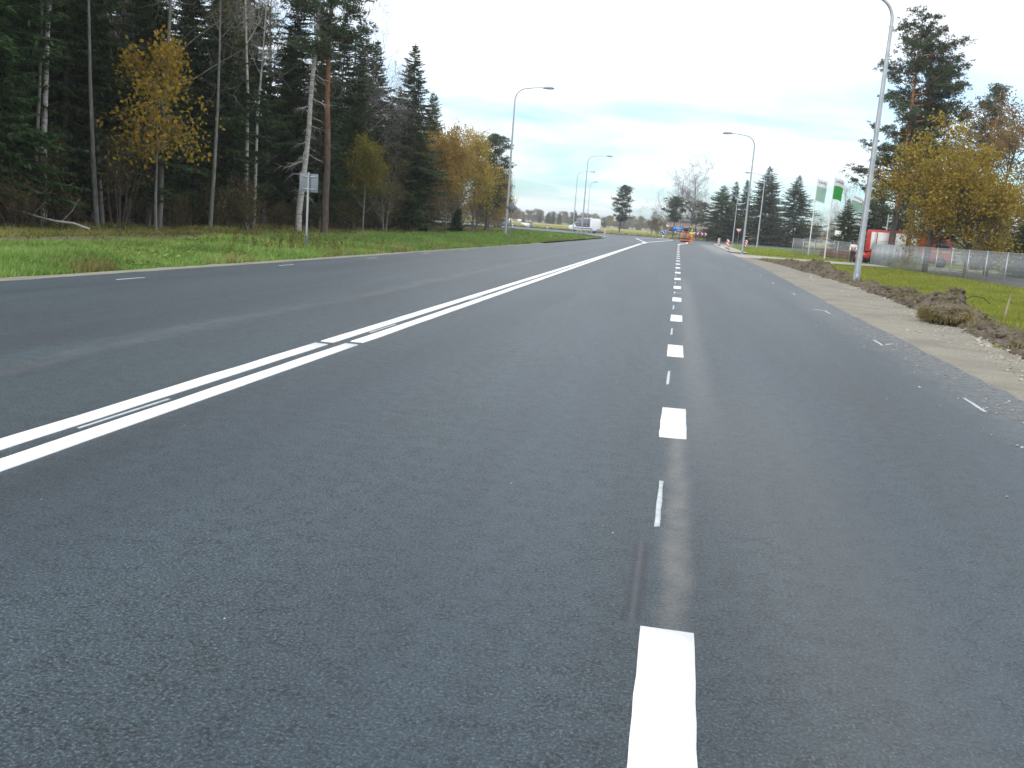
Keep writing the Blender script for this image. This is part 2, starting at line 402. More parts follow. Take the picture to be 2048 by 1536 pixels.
M = {}
M['asphalt'] = asphalt()
M['ground'] = groundmat()
M['gravel'] = gravelmat('pale_gravel', (.265, .25, .205), (.17, .155, .125))
M['path'] = gravelmat('worn_path', (.135, .13, .12), (.09, .085, .07), 30, .5)
M['drive'] = gravelmat('drive_gravel', (.40, .385, .345), (.28, .265, .235), 20, .3)
M['yard'] = gravelmat('yard_asphalt', (.13, .128, .13), (.10, .098, .10), 25, .3)
M['concrete'] = gravelmat('concrete', (.50, .49, .46), (.36, .35, .32), 20, 1.2)
M['soil'] = gravelmat('dug_soil', (.135, .112, .083), (.050, .040, .028), 12, 2.6)
M['stone'] = gravelmat('stone', (.42, .39, .34), (.28, .25, .21), 9, 2)
M['paint'] = simple('road_paint', (.86, .86, .85), .5, vary=.03, scale=20)
M['premark'] = simple('premark_paint', (.50, .54, .56), .7, vary=.10, scale=15)
M['galv'] = simple('galvanised_steel', (.47, .50, .54), .42, .55, .10, 3)
M['lampgrey'] = simple('lamp_head_grey', (.38, .42, .48), .4, .2, .08, 6)
M['signback'] = simple('sign_back_aluminium', (.21, .235, .265), .6, .1, .06, 4)
M['steeldark'] = simple('post_steel', (.22, .245, .28), .5, .45, .1, 5)
M['white'] = simple('white_paint', (.78, .79, .81), .4, vary=.04, scale=3)
M['offwhite'] = simple('off_white', (.66, .65, .61), .6, vary=.08, scale=3)
M['red'] = simple('red_paint', (.55, .035, .03), .4, vary=.10, scale=3)
M['orange'] = simple('orange_paint', (.62, .20, .03), .45, vary=.12, scale=3)
M['orangered'] = simple('orange_red_board', (.85, .16, .03), .4, vary=.05)
M['black'] = simple('black_rubber', (.018, .018, .02), .7, vary=.2)
M['darkgrey'] = simple('dark_grey_metal', (.06, .065, .075), .5, .2, .2)
M['midgrey'] = simple('mid_grey_metal', (.2, .21, .23), .5, .2, .15)
M['glass'] = simple('tinted_window', (.03, .04, .055), .08, 0, .1, 3, .6)
M['blue'] = simple('sign_blue', (.02, .16, .55), .4, vary=.05)
M['yellow'] = simple('yellow_lens', (.85, .55, .02), .3, vary=.05)
M['hivis'] = simple('hi_vis_yellow', (.55, .80, .06), .7, vary=.1, scale=12)
M['hiorange'] = simple('hi_vis_orange', (.88, .20, .03), .7, vary=.1, scale=12)
M['skin'] = simple('skin', (.50, .30, .21), .6, vary=.08)
M['navy'] = simple('dark_work_cloth', (.03, .035, .055), .8, vary=.2, scale=10)
M['shirt'] = simple('white_cloth', (.78, .79, .82), .8, vary=.06, scale=10)
M['wood'] = simple('weathered_wood', (.38, .31, .21), .8, vary=.2, scale=12)
M['brickred'] = simple('brick_red', (.30, .12, .085), .8, vary=.2, scale=14)
M['roof'] = simple('grey_roof', (.17, .16, .17), .8, vary=.15, scale=2)
M['wall'] = simple('brown_grey_wall', (.27, .23, .21), .8, vary=.12, scale=1)
M['wallwhite'] = simple('cream_wall', (.78, .76, .66), .8, vary=.05, scale=1)
M['wire'] = simple('galvanised_wire', (.40, .44, .46), .5, .4, .08)
M['redwhite'] = stripemat('red_white_stripes', (.60, .05, .06), (.80, .79, .78), 3.1, 1.0)
M['redwhite_pale'] = stripemat('worn_red_white_stripes', (.34, .12, .13), (.72, .73, .74), 3.1, -1.0)
M['blackwhite'] = stripemat('blue_white_bollard_stripes', (.03, .05, .15), (.75, .76, .78), 3.0, .35)
M['flagwhite'] = leafmat('flag_white', [(0, (.72, .74, .78)), (1, (.75, .77, .80))], .35, 0)
M['flaggreen'] = leafmat('flag_green', [(0, (.035, .30, .10)), (1, (.05, .36, .07))], .4, 0)
M['flagpale'] = leafmat('flag_pale_green', [(0, (.26, .43, .37)), (1, (.30, .47, .39))], .4, 0)
M['sap'] = simple('flag_lettering', (.06, .09, .16), .7, vary=.05)

M['spruce'] = leafmat('spruce_needles', [(0, (.022, .044, .016)), (.5, (.048, .088, .028)), (1, (.10, .145, .045))], .2)
M['spruce_warm'] = leafmat('spruce_needles_open', [(0, (.030, .050, .018)), (.5, (.062, .094, .032)), (1, (.12, .145, .05))], .22)
M['pine'] = leafmat('pine_needles', [(0, (.034, .056, .030)), (.5, (.070, .100, .052)), (1, (.125, .155, .075))], .22)
M['oakleaf'] = leafmat('oak_leaves', [(0, (.17, .085, .016)), (.35, (.28, .17, .02)), (.7, (.31, .225, .028)), (1, (.22, .20, .035))], .35)
M['brownleaf'] = leafmat('brown_leaves', [(0, (.16, .095, .035)), (.5, (.26, .165, .05)), (1, (.30, .22, .07))], .35)
M['goldleaf'] = leafmat('golden_leaves', [(0, (.24, .14, .03)), (.5, (.38, .26, .055)), (1, (.48, .36, .10))], .35)
M['mapleleaf'] = leafmat('maple_leaves', [(0, (.20, .11, .014)), (.5, (.32, .20, .02)), (1, (.38, .29, .03))], .4)
M['yelleaf'] = leafmat('yellow_green_leaves', [(0, (.12, .12, .015)), (.5, (.22, .21, .022)), (1, (.34, .30, .035))], .4)
M['shrubleaf'] = leafmat('withered_shrub_leaves', [(0, (.07, .05, .018)), (.4, (.13, .10, .03)), (.75, (.17, .16, .035)), (1, (.33, .27, .05))], .3)
M['hazeleaf'] = leafmat('far_olive_leaves', [(0, (.12, .11, .045)), (.5, (.19, .16, .07)), (1, (.26, .23, .09))], .3)
M['greyleaf'] = leafmat('far_grey_twigs', [(0, (.15, .125, .11)), (1, (.24, .20, .17))], .2)
M['pinebark'] = barkmat('pine_bark', [(.3, (.055, .042, .036)), (.7, (.17, .135, .115))], upper=[(.3, (.16, .07, .035)), (.7, (.36, .18, .10))], z0=3.5, z1=8)
M['sprucebark'] = barkmat('spruce_bark', [(.3, (.06, .052, .045)), (.7, (.19, .17, .15))])
M['greybark'] = barkmat('grey_bark', [(.3, (.09, .088, .08)), (.7, (.25, .245, .225))])
M['birchbark'] = barkmat('birch_bark', [(.33, (.04, .035, .03)), (.42, (.36, .35, .33)), (.7, (.62, .61, .58))], (2, 2, 9), .3)
M['darkbark'] = barkmat('dark_bark', [(.3, (.035, .028, .024)), (.7, (.11, .09, .075))])
M['twig'] = barkmat('twig_bark', [(.3, (.13, .115, .11)), (.7, (.27, .24, .23))])
M['deadwood'] = barkmat('pale_dead_wood', [(.3, (.24, .22, .20)), (.7, (.52, .50, .46))], (3, 3, 5))
GR = lambda nm, st: leafmat(nm, st, .3, .55, .5)
M['grassL'] = GR('verge_grass', [(0, (.065, .11, .022)), (.35, (.15, .25, .05)), (.65, (.24, .35, .085)), (.85, (.34, .40, .13)), (1, (.45, .41, .20))])
M['grassR'] = GR('meadow_grass', [(0, (.12, .15, .022)), (.4, (.23, .27, .036)), (.75, (.30, .32, .055)), (1, (.38, .30, .11))])
M['grassdry'] = GR('dry_grass', [(0, (.12, .10, .035)), (.5, (.25, .215, .07)), (1, (.38, .33, .15))])
M['fieldgrass'] = GR('field_grass', [(0, (.22, .22, .08)), (.5, (.34, .32, .13)), (1, (.42, .37, .18))])
M['litter'] = GR('fallen_leaves', [(0, (.12, .07, .02)), (.5, (.22, .14, .035)), (1, (.36, .26, .05))])

# ------------------------------------------------------------------ road outlines (metres, camera at origin, +Y along the road)
LE = [(-10.35, -16), (-10.1, 4), (-10.0, 12.5), (-9.7, 23), (-9.0, 55), (-8.75, 85), (-8.6, 112)]
RE = [(3.7, -16), (3.72, 6), (3.77, 10.4), (3.85, 22), (3.98, 30), (4.33, 48), (4.3, 70), (4.55, 94), (4.78, 126)]
def interp(E, y): return float(np.interp(y, [p[1] for p in E], [p[0] for p in E]))

def edge_pts(E, step, jit, rg):
    ys = []; y = E[0][1]
    while y < E[-1][1]:
        ys.append(y); y += step * (1 + max(0, y) * .04)
    return [(interp(E, y) + rg.normal() * jit, y) for y in ys] + [E[-1]]

def sheet(name, pts, z, mat, parent=None):
    bm = bmesh.new()
    f = bm.faces.new([bm.verts.new((p[0], p[1], z)) for p in pts])
    if f.normal.z < 0: f.normal_flip()
    bmesh.ops.triangulate(bm, faces=[f])
    me = bpy.data.meshes.new(name); bm.to_mesh(me); bm.free(); me.materials.append(mat)
    for p in me.polygons:
        if p.normal.z < 0: p.flip()
    return link(name, me, parent)

def smoothstep(a, b, x):
    t = np.clip((x - a) / (b - a), 0, 1); return t * t * (3 - 2 * t)
def ground_h(x, y):
    x = np.asarray(x, float); y = np.asarray(y, float)
    n = fbm(x, y, .45, 4) - .47
    vl = smoothstep(-10.6, -12.2, x) * smoothstep(-16.1, -14.6, x) * smoothstep(112, 100, y)
    fo = smoothstep(-18.6, -21, x) * smoothstep(140, 110, y)
    vr = smoothstep(7.2, 9, x) * smoothstep(15.2, 13.5, x) * smoothstep(66, 60, y)
    dip = -.10 * vl
    return -.045 + (n * .30 + .05) * vl + dip * 0 + (n * .5 + .05) * fo + n * .30 * vr

xs = np.concatenate([[-4000, -1200, -500, -250, -140, -100, -80], np.arange(-64, 64, 1.0), [80, 100, 140, 250, 500, 1200, 4000]])
ys = np.concatenate([[-400, -100, -40], np.arange(-16, 200, 1.0), [240, 300, 400, 600, 1000, 2000, 6000]])
gx, gy = np.meshgrid(xs, ys)
gz = ground_h(gx, gy)
nx, ny = len(xs), len(ys)
ii = (np.arange(ny - 1)[:, None] * nx + np.arange(nx - 1)[None, :]).ravel()
gmb = MB().add(np.stack([gx.ravel(), gy.ravel(), gz.ravel()], 1), np.stack([ii, ii + 1, ii + nx + 1, ii + nx], 1))
tag(gmb.obj('ground', M['ground'], smooth=True), kind='structure')

rgE = np.random.default_rng(3)
right = edge_pts(RE, .35, .018, rgE); left = edge_pts(LE, .35, .014, rgE)
outline = right + [(5.3, 131), (7.6, 135.5), (12, 138.5), (25, 145), (60, 160), (160, 205), (160, 238), (60, 192), (25, 182), (0, 178), (-28, 182), (-60, 192), (-160, 235),
                   (-160, 205), (-60, 160), (-28, 146.5), (-16, 139.5), (-12.5, 134), (-10.2, 127.5), (-9.0, 120)] + left[::-1]
road = tag(sheet('road', outline, 0.0, M['asphalt']), kind='structure')
lsh = [(interp(LE, y) - .42 + rgE.normal() * .035, y) for y in np.concatenate([np.arange(-16, 60, .5), np.arange(60, 113, 3.)])]
tag(sheet('road_shoulder', [(x + .1, y) for x, y in left] + lsh[::-1], -.010, M['gravel']), kind='structure')
RG = [(5.0, -16), (5.1, 6), (5.35, 15), (5.75, 20), (6.1, 25), (6.5, 36), (6.1, 56), (5.2, 68)]
rsh = [(interp(RG, y) + rgE.normal() * .06, y) for y in np.concatenate([np.arange(-16, 66, .5), [68.]])]
tag(sheet('road_shoulder', [(x - .1, y) for x, y in right if y < 69] + rsh[::-1], -.012, M['gravel']), kind='structure')
tag(sheet('foot_path', [(-16.3, 2), (-16.4, 20), (-16.95, 40), (-17.6, 80), (-18.6, 120), (-22, 138), (-24, 138), (-20.4, 120), (-19.3, 80), (-18.5, 40), (-17.9, 20), (-17.8, 2)], -.02, M['path']), kind='structure')
tag(sheet('drive', [(4.15, 68.5), (9, 70.5), (16.2, 74.5), (22, 76), (22, 83), (15.8, 81.5), (9, 78), (5.6, 80), (4.45, 84)], -.022, M['drive']), kind='structure')
tag(sheet('yard', [(16.5, 42), (48, 42), (48, 79.5), (16.5, 79.5)], -.028, M['yard']), kind='structure')

# ------------------------------------------------------------------ painted markings (thermoplastic, a few mm thick)
rgM = np.random.default_rng(8)
def strip(name, pts, w, mat, parent=road, z=.006, jit=.003):
    """a painted strip along a polyline; returns object"""
    P = np.array(pts, float); out = []
    seg = np.linalg.norm(np.diff(P, axis=0), axis=1); t = np.concatenate([[0], np.cumsum(seg)])
    n = max(2, int(t[-1] / .12) if t[-1] < 6 else int(t[-1] / .6) + 2)
    u = np.linspace(0, t[-1], n)
    Q = np.stack([np.interp(u, t, P[:, 0]), np.interp(u, t, P[:, 1])], 1)
    T = np.gradient(Q, axis=0); T /= np.linalg.norm(T, axis=1)[:, None]
    Nn = np.stack([T[:, 1], -T[:, 0]], 1)
    A = Q + Nn * (w / 2 + rgM.normal(size=(n, 1)) * jit); B_ = Q - Nn * (w / 2 + rgM.normal(size=(n, 1)) * jit)
    k = rgM.normal(size=4) * jit * 6
    A[0] += T[0] * k[0]; B_[0] += T[0] * k[1]; A[-1] += T[-1] * k[2]; B_[-1] += T[-1] * k[3]
    V = np.concatenate([np.c_[A, np.full(n, z)], np.c_[B_, np.full(n, z)], np.c_[A, np.full(n, -.002)], np.c_[B_, np.full(n, -.002)]])
    i = np.arange(n - 1)
    Q4 = np.concatenate([np.stack([i, i + 1, n + i + 1, n + i], 1), np.stack([2 * n + i, 2 * n + i + 1, i + 1, i], 1), np.stack([n + i, n + i + 1, 3 * n + i + 1, 3 * n + i], 1)])
    Q4 = np.concatenate([Q4, [[0, n, 3 * n, 2 * n], [n - 1, 3 * n - 1, 4 * n - 1, 2 * n - 1]]])
    return MB().add(V, Q4).obj(name, mat, parent)

y = 3.38
k = 0
while y < 100:
    strip('dash', [(.11, y - (1.16 if k else 1.35)), (.11 + (.005 if k % 2 else 0), y)], .2, M['paint'], jit=.0017)
    if k < 9: strip('premark_stroke', [(.045, y + 1.25), (.05, y + 2.15)], .028, M['premark'], z=.004, jit=.0012)
    y += 4.53; k += 1
strip('premark_stroke', [(-.02, 23.2), (.24, 23.15)], .05, M['premark'], z=.004)
strip('solid_curved_line', [(.11, 103), (.13, 106), (.3, 110), (.62, 115), (1.0, 120), (1.25, 126), (1.3, 134)], .22, M['paint'])
for a, bb in ((-3.715, -3.455),):
    strip('solid_line', [(a - .01, -14), (a, 9.55)], .155, M['paint'])
    strip('solid_line', [(a, 9.72), (a + .06, 30), (a + .1, 60), (a + .12, 92)], .155, M['paint'])
    strip('solid_line', [(bb, -14), (bb + .02, 9.72)], .155, M['paint'])
    strip('solid_line', [(bb + .02, 9.89), (bb + .02, 30), (bb - .01, 60), (bb - .0, 92)], .155, M['paint'])
strip('solid_line', [(-3.5, 95), (-3.45, 104)], .42, M['paint'])
strip('island_line', [(-3.55, 104.5), (-4.6, 118), (-5.9, 135)], .2, M['paint'])
strip('island_line', [(-3.35, 104.5), (-2.2, 124), (-.75, 148)], .24, M['paint'])
strip('island_line', [(-5.9, 135.4), (-4.8, 141), (-3.4, 146)], .16, M['paint'])
for y0 in (-.6, 5.14, 10.8, 16.4):
    strip('premark_stroke', [(-3.59, y0), (-3.58, y0 + 1.05)], .022, M['premark'], z=.004, jit=.0008)
for x0, y0 in ((-9.2, 8.5), (-9.2, 14.2), (-9.2, 20.7), (-9.13, 26.9), (-9.1, 33), (-9.0, 39)):
    strip('edge_premark', [(x0, y0), (x0 + .02, y0 + .85)], .03, M['premark'], z=.004)
for x0, y0 in ((3.02, 3.9), (3.09, 9.45), (3.26, 14.95), (3.34, 20.6), (3.34, 26.6), (3.3, 32.1), (3.35, 37.8), (3.4, 43.5), (3.45, 49)):
    strip('edge_premark', [(x0, y0), (x0 + .02, y0 + .75)], .03, M['premark'], z=.004)
strip('edge_premark', [(3.1, 21.6), (3.42, 21.4)], .035, M['premark'], z=.004)
strip('edge_premark', [(3.36, 15.15), (3.47, 15.3)], .035, M['premark'], z=.004)

# kerbs: pale kerb stones at the right corner, round the islands and along the yard
def kerb(name, label, pts, w=.15, h=.12, group='kerbs'):
    t = thing(name, label, 'kerb', (pts[0][0], pts[0][1], 0), 0)
    for (x0, y0), (x1, y1) in zip(pts[:-1], pts[1:]):
        L = math.hypot(x1 - x0, y1 - y0); n = max(1, round(L / 1.0)); a = math.atan2(y1 - y0, x1 - x0)
        for i in range(n):
            cx, cy = x0 + (x1 - x0) * (i + .5) / n - pts[0][0], y0 + (y1 - y0) * (i + .5) / n - pts[0][1]
            o = link('kerb_stone', kerb_me, t); o.location = (cx, cy, 0); o.rotation_euler = (0, 0, a + rgM.normal() * .01); o.scale = (L / n * .985, w / .15, h / .12)
    return t
kerb_me = MB().prism([(-.075, -.05), (.075, -.05), (.075, .10), (.055, .12), (-.055, .12), (-.075, .10)], -.5, .5, 'x').mesh('kerb_stone', M['concrete'])
kerb('corner_kerb', 'pale concrete kerb round the unfinished right corner island', [(4.62, 88), (4.66, 96), (4.75, 110), (4.85, 126), (5.35, 131), (7.6, 135.5)], .3)
kerb('island_kerb', 'white kerb round the traffic island with the blue arrow sign', [(-3.4, 147.5), (-2.6, 144.5), (-1.9, 146.5), (-1.0, 150.5), (-2.2, 153), (-3.4, 147.5)], .25)
kerb('verge_tip_kerb', 'white kerb round the tip of the left grass verge', [(-9.0, 114), (-9.1, 120), (-10.3, 127.5), (-12.6, 134)], .25)
kerb('yard_kerb', 'long white kerb line along the far side of the fenced yard', [(17.3, 80.2), (24, 80.6), (32, 81), (46, 82)], .25, .14)
tag(sheet('corner_pavement', [(4.66, 84), (4.7, 96), (4.85, 112), (4.95, 126), (5.4, 130.5), (7.5, 134), (6.6, 118), (6.4, 100), (6.2, 84)], .03, M['drive']), kind='structure')

# ------------------------------------------------------------------ tree meshes
def wobble(P0, P1, n, amp, rg):
    t = np.linspace(0, 1, n)[:, None]
    P = np.array(P0) * (1 - t) + np.array(P1) * t
    off = np.cumsum(rg.normal(size=(n, 3)) * amp, 0); off -= t * off[-1]; off[0] = 0
    return P + off

def spruce(seed, H, zb, rmax, dens=1.0, mat='spruce', dead=0.0, taper=.8, rtr=None):
    rg = np.random.default_rng(seed); tr = MB(); cr = MB()
    rtr = rtr or H * .0095
    P = wobble((0, 0, -.2), (rg.normal() * .12, rg.normal() * .12, H), 12, .03, rg)
    tr.tube(P, rtr * (1.0 - np.linspace(0, 1, 12) ** 1.1 * .93), 8)
    z = zb; PP, DD, LL, WW, FP, FD, FL, FW = [], [], [], [], [], [], [], []
    if dead > 0:
        zz = dead
        while zz < zb + .5:
            for _ in range(3):
                a = rg.uniform(0, 6.283); L = rmax * rg.uniform(.35, .75)
                t = np.linspace(0, 1, 5)
                Q = np.stack([np.cos(a) * L * t, np.sin(a) * L * t, zz - L * (.1 * t + .35 * t * t)], 1) + rg.normal(size=(5, 3)) * .03
                tr.tube(Q, .022 * (1 - t * .8), 4, False)
                for _ in range(3):
                    u = rg.uniform(.3, .95); p = Q[int(u * 4)]
                    d = np.array([np.cos(a + rg.choice([-.9, .9])), np.sin(a + rg.choice([-.9, .9])), -.5]) * rg.uniform(.2, .5)
                    tr.tube(np.stack([p, p + d * .5 + [0, 0, -.03], p + d + [0, 0, -.12]]), [.009, .006, .003], 3, False)
            zz += rg.uniform(.3, .55)
    while z < H - .1:
        f = (H - z) / (H - zb)
        r = rmax * f ** taper * (1 - .35 * smoothstep(.8, 1.0, f))
        nb = int(rg.integers(5, 8))
        a0 = rg.uniform(0, 6.283)
        for i in range(nb):
            a = a0 + i * 6.283 / nb + rg.normal() * .25
            lump = .55 + .9 * float(vnoise(a * .9, z * .45, 1.0, seed % 50)); L = max(.15, r * rg.uniform(.5, 1.12) * lump)
            dr = rg.uniform(.28, .5) * (.35 + .75 * f); up = rg.uniform(.15, .3)
            if rg.random() < .06: continue
            er = np.array([np.cos(a), np.sin(a), 0]); et = np.array([-np.sin(a), np.cos(a), 0])
            n = int((8 + L * 20) * dens)
            t = rg.uniform(.08, 1.0, n) ** .8
            base = er[None] * (L * t)[:, None]; base[:, 2] = z + L * (-dr * t + up * t * t) + (.10 * L if f < .3 else 0) * t
            base += P[min(11, int(z / H * 11))] * [1, 1, 0]
            sgn = rg.choice([-1., 1.], n)
            tl = (.10 + .30 * L * (1.12 - t) * rg.uniform(.5, 1.1, n)).clip(.12, .75)
            d = er[None] * rg.uniform(.4, .9, (n, 1)) + et[None] * (sgn * rg.uniform(.5, 1.0, n))[:, None]; d[:, 2] -= rg.uniform(.05, .55, n)
            PP.append(base); DD.append(d); LL.append(tl); WW.append((tl * .30).clip(.06, .17))
            # small side sprays on the twig ends
            q = base + d / np.linalg.norm(d, axis=1)[:, None] * (tl * rg.uniform(.3, .8, n))[:, None]
            d2 = d + rg.normal(size=(n, 3)) * .7; d2[:, 2] -= .35
            PP.append(q); DD.append(d2); LL.append(tl * .55); WW.append((tl * .20).clip(.04, .10))
            # hanging twigs
            m = n // 2
            PP.append(base[:m]); dd = rg.normal(size=(m, 3)) * .25; dd[:, 2] = -1; DD.append(dd); LL.append((tl[:m] * .6).clip(.1, .4)); WW.append(np.full(m, .06))
            if L > .6:
                tt = np.linspace(0, .9, 4); Q = er[None] * (L * tt)[:, None]; Q[:, 2] = z + L * (-dr * tt + up * tt * tt)
                tr.tube(Q + P[min(11, int(z / H * 11))] * [1, 1, 0], .006 + .012 * L / 2 * (1 - tt), 3, False)
        z += rg.uniform(.20, .40) * (.45 + .55 * f) * (H / 16) ** .5 / (dens ** .3)
    tip = 14
    PP.append(np.c_[rg.normal(size=(tip, 2)) * .02 + P[-1][:2], H - rg.uniform(0, .7, tip)]); d = rg.normal(size=(tip, 3)) * .5; d[:, 2] = .8; DD.append(d); LL.append(np.full(tip, .25)); WW.append(np.full(tip, .05))
    cr.quads(np.concatenate(PP), np.concatenate(DD), np.concatenate(LL), np.concatenate(WW), rg, .6)
    return tr, cr

def dead_spruce(seed, H, rtr):
    rg = np.random.default_rng(seed); tr = MB(); br = MB()
    P = wobble((0, 0, -.2), (1.0, .1, H), 14, .03, rg)
    tr.tube(P, rtr * (1 - np.linspace(0, 1, 14) * .75), 9)
    z = 2.2
    while z < H - .5:
        for _ in range(rg.integers(2, 4)):
            a = rg.uniform(0, 6.283); L = rg.uniform(.9, 2.3) * (1 - .6 * z / H)
            t = np.linspace(0, 1, 6); k = z / H * 13; o = P[int(k)] * [1, 1, 0]
            Q = np.stack([np.cos(a) * L * t, np.sin(a) * L * t, z - L * (.55 * t - .35 * t * t * t)], 1) + o + rg.normal(size=(6, 3)) * .025
            br.tube(Q, .028 * (1 - t * .85), 4, False)
            for _ in range(7):
                u = rg.uniform(.25, .95); p = Q[int(u * 5)]
                b_ = a + rg.choice([-1, 1]) * rg.uniform(.5, 1.1)
                d = np.array([np.cos(b_), np.sin(b_), rg.uniform(-.8, .1)]) * rg.uniform(.2, .55)
                br.tube(np.stack([p, p + d * .5, p + d + [0, 0, -.08]]), [.010, .007, .003], 3, False)
        z += rg.uniform(.35, .6)
    return tr, br

def pine(seed, H, zb, rad, ntuft=1.0, rtr=None, lean=(0, 0), dead=True):
    rg = np.random.default_rng(seed); tr = MB(); cr = MB(); rtr = rtr or H * .012
    P = wobble((0, 0, -.2), (lean[0], lean[1], H), 14, .05, rg)
    tr.tube(P, rtr * (1 - np.linspace(0, 1, 14) ** 1.2 * .88), 9)
    ax = lambda z: np.array([np.interp(z, P[:, 2], P[:, i]) for i in range(3)])
    PP, DD, LL = [], [], []
    z = zb
    while z < H:
        f = (z - zb) / (H - zb)
        prof = (.45 + .55 * math.sin(math.pi * min(1, f * .72 + .22))) * (1 - .55 * smoothstep(.75, 1.0, f))
        for _ in range(int(rg.integers(2, 4))):
            a = rg.uniform(0, 6.283); L = rad * prof * rg.uniform(.45, 1.1)
            el = rg.uniform(-.15, .35) + .5 * f
            t = np.linspace(0, 1, 6)
            Q = ax(z)[None] + np.stack([np.cos(a) * L * t, np.sin(a) * L * t, L * (el * t * t + .05 * t)], 1) + np.cumsum(rg.normal(size=(6, 3)) * .05, 0) * t[:, None]
            tr.tube(Q, (.016 + .014 * L) * (1 - t * .8), 5, False)
            for _ in range(int(3 + L * 2.2)):
                u = rg.uniform(.35, 1.0); p = Q[min(5, int(u * 5))] + rg.normal(size=3) * .05
                b_ = a + rg.normal() * .9; l2 = rg.uniform(.25, .65) * (.5 + L * .25)
                e = p + np.array([np.cos(b_) * l2, np.sin(b_) * l2, l2 * rg.uniform(.0, .6)])
                tr.tube(np.stack([p, (p + e) / 2 + rg.normal(size=3) * .03, e]), [.014, .010, .005], 3, False)
                for _ in range(int(rg.integers(3, 6))):
                    c = p * .35 + e * .65 + rg.normal(size=3) * [.28, .28, .14]
                    n = int(24 * ntuft)
                    d = rg.normal(size=(n, 3)); d[:, 2] = d[:, 2] * .6 + .55
                    PP.append(np.repeat(c[None], n, 0) + d * .04); DD.append(d); LL.append(rg.uniform(.12, .26, n))
        z += rg.uniform(.25, .5) * (H / 15) ** .5
    if dead:
        for _ in range(14):
            zz = rg.uniform(zb * .45, zb); a = rg.uniform(0, 6.283); L = rg.uniform(.3, 1.3)
            p = ax(zz); e = p + np.array([np.cos(a) * L, np.sin(a) * L, -.15 * L])
            tr.tube(np.stack([p, (p + e) / 2 + rg.normal(size=3) * .05, e]), [.025, .016, .006], 4, False)
    L_ = np.concatenate(LL)
    cr.quads(np.concatenate(PP), np.concatenate(DD), L_, L_ * .24, rg)
    return tr, cr

def decid(seed, H, spread, trunk_f, nleaf, lsize, levels=3, rtr=None, nlimb=10, up=.35, lean=(0, 0), clump=.25, stems=1, droop=0.0, gap=0.0, shape=1.0, rmin=.004):
    """broadleaf tree or shrub: recursive limbs; leaves gathered round the twigs"""
    rg = np.random.default_rng(seed); tr = MB(); cr = MB(); tips = []
    rtr = rtr or H * .012
    def grow(p, d, L, r, lev):
        n = 5 if lev < 2 else 4
        pts = [p]; dd = d / np.linalg.norm(d)
        for i in range(n - 1):
            dd = dd + rg.normal(size=3) * (.16 if lev else .05) + np.array([0, 0, (up if lev < 3 else up * .4 - droop) * .3])
            dd /= np.linalg.norm(dd); pts.append(pts[-1] + dd * L / (n - 1))
        Q = np.array(pts); t = np.linspace(0, 1, n)
        tr.tube(Q, r * (1 - t * .75), (8, 5, 4, 3, 3)[lev], False)
        if lev >= levels:
            tips.append(Q); return
        nc = (nlimb, 6, 5, 4, 3)[lev]
        for i in range(nc):
            u = rg.uniform(.3, 1.0) if lev else rg.uniform(trunk_f, 1.0)
            k = u * (n - 1); j = min(n - 2, int(k)); q = Q[j] + (Q[j + 1] - Q[j]) * (k - j)
            td = Q[j + 1] - Q[j]; td /= np.linalg.norm(td)
            a = rg.uniform(0, 6.283)
            s = np.cross(td, [np.cos(a), np.sin(a), .3]); s /= np.linalg.norm(s) + 1e-6
            nd = td * rg.uniform(.35, .8) + s * rg.uniform(.6, 1.0)
            if lev == 0:
                w = 1 - shape * .55 * (u - trunk_f) / (1 - trunk_f)
                nl = spread * w * rg.uniform(.7, 1.15)
            else: nl = L * rg.uniform(.42, .68)
            grow(q, nd, nl, max(rmin, r * (1 - u * .65) * rg.uniform(.4, .6)), lev + 1)
        if lev > 0: tips.append(Q[-2:])
    for s in range(stems):
        if stems == 1: grow(np.array([0, 0, -.15]), np.array([lean[0] / H, lean[1] / H, 1.]), H * .92, rtr, 0)
        else:
            a = rg.uniform(0, 6.283); k = rg.uniform(.08, .4)
            grow(np.array([np.cos(a) * .15, np.sin(a) * .15, -.1]), np.array([np.cos(a) * k, np.sin(a) * k, 1.]), H * rg.uniform(.65, .98), rtr * rg.uniform(.6, 1), 0)
    if nleaf:
        keep = [q for q in tips if rg.random() > gap]
        idx = rg.integers(0, len(keep), nleaf)
        C = np.array([keep[i][rg.integers(1, len(keep[i]))] for i in idx])
        C = C + rg.normal(size=(nleaf, 3)) * clump
        d = rg.normal(size=(nleaf, 3)); d[:, 2] -= .4
        s = lsize * rg.uniform(.6, 1.3, nleaf)
        C[:, 2] = np.maximum(C[:, 2], .05)
        cr.quads(C, d, s, s * .8, rg)
    return tr, cr

class Kind:
    def __init__(s, tr, cr, tm, cm, crown='crown'):
        s.tm = tr.mesh('trunk', M[tm], True)
        s.cm = cr.mesh(crown, M[cm]) if cr.v else None
        s.crown = crown
        zs = np.concatenate(tr.v)[:, 2]; s.H = zs.max()
def plant(kind, name, label, x, y, rz=0, sc=1.0, cat='tree', group=None, z=None):
    z = float(ground_h(x, y)) if z is None else z
    t = thing(name, label, cat, (x, y, z), rz, group, sc)
    link('trunk' if cat == 'tree' else 'stem', kind.tm, t)
    if kind.cm: link(kind.crown, kind.cm, t)
    return t

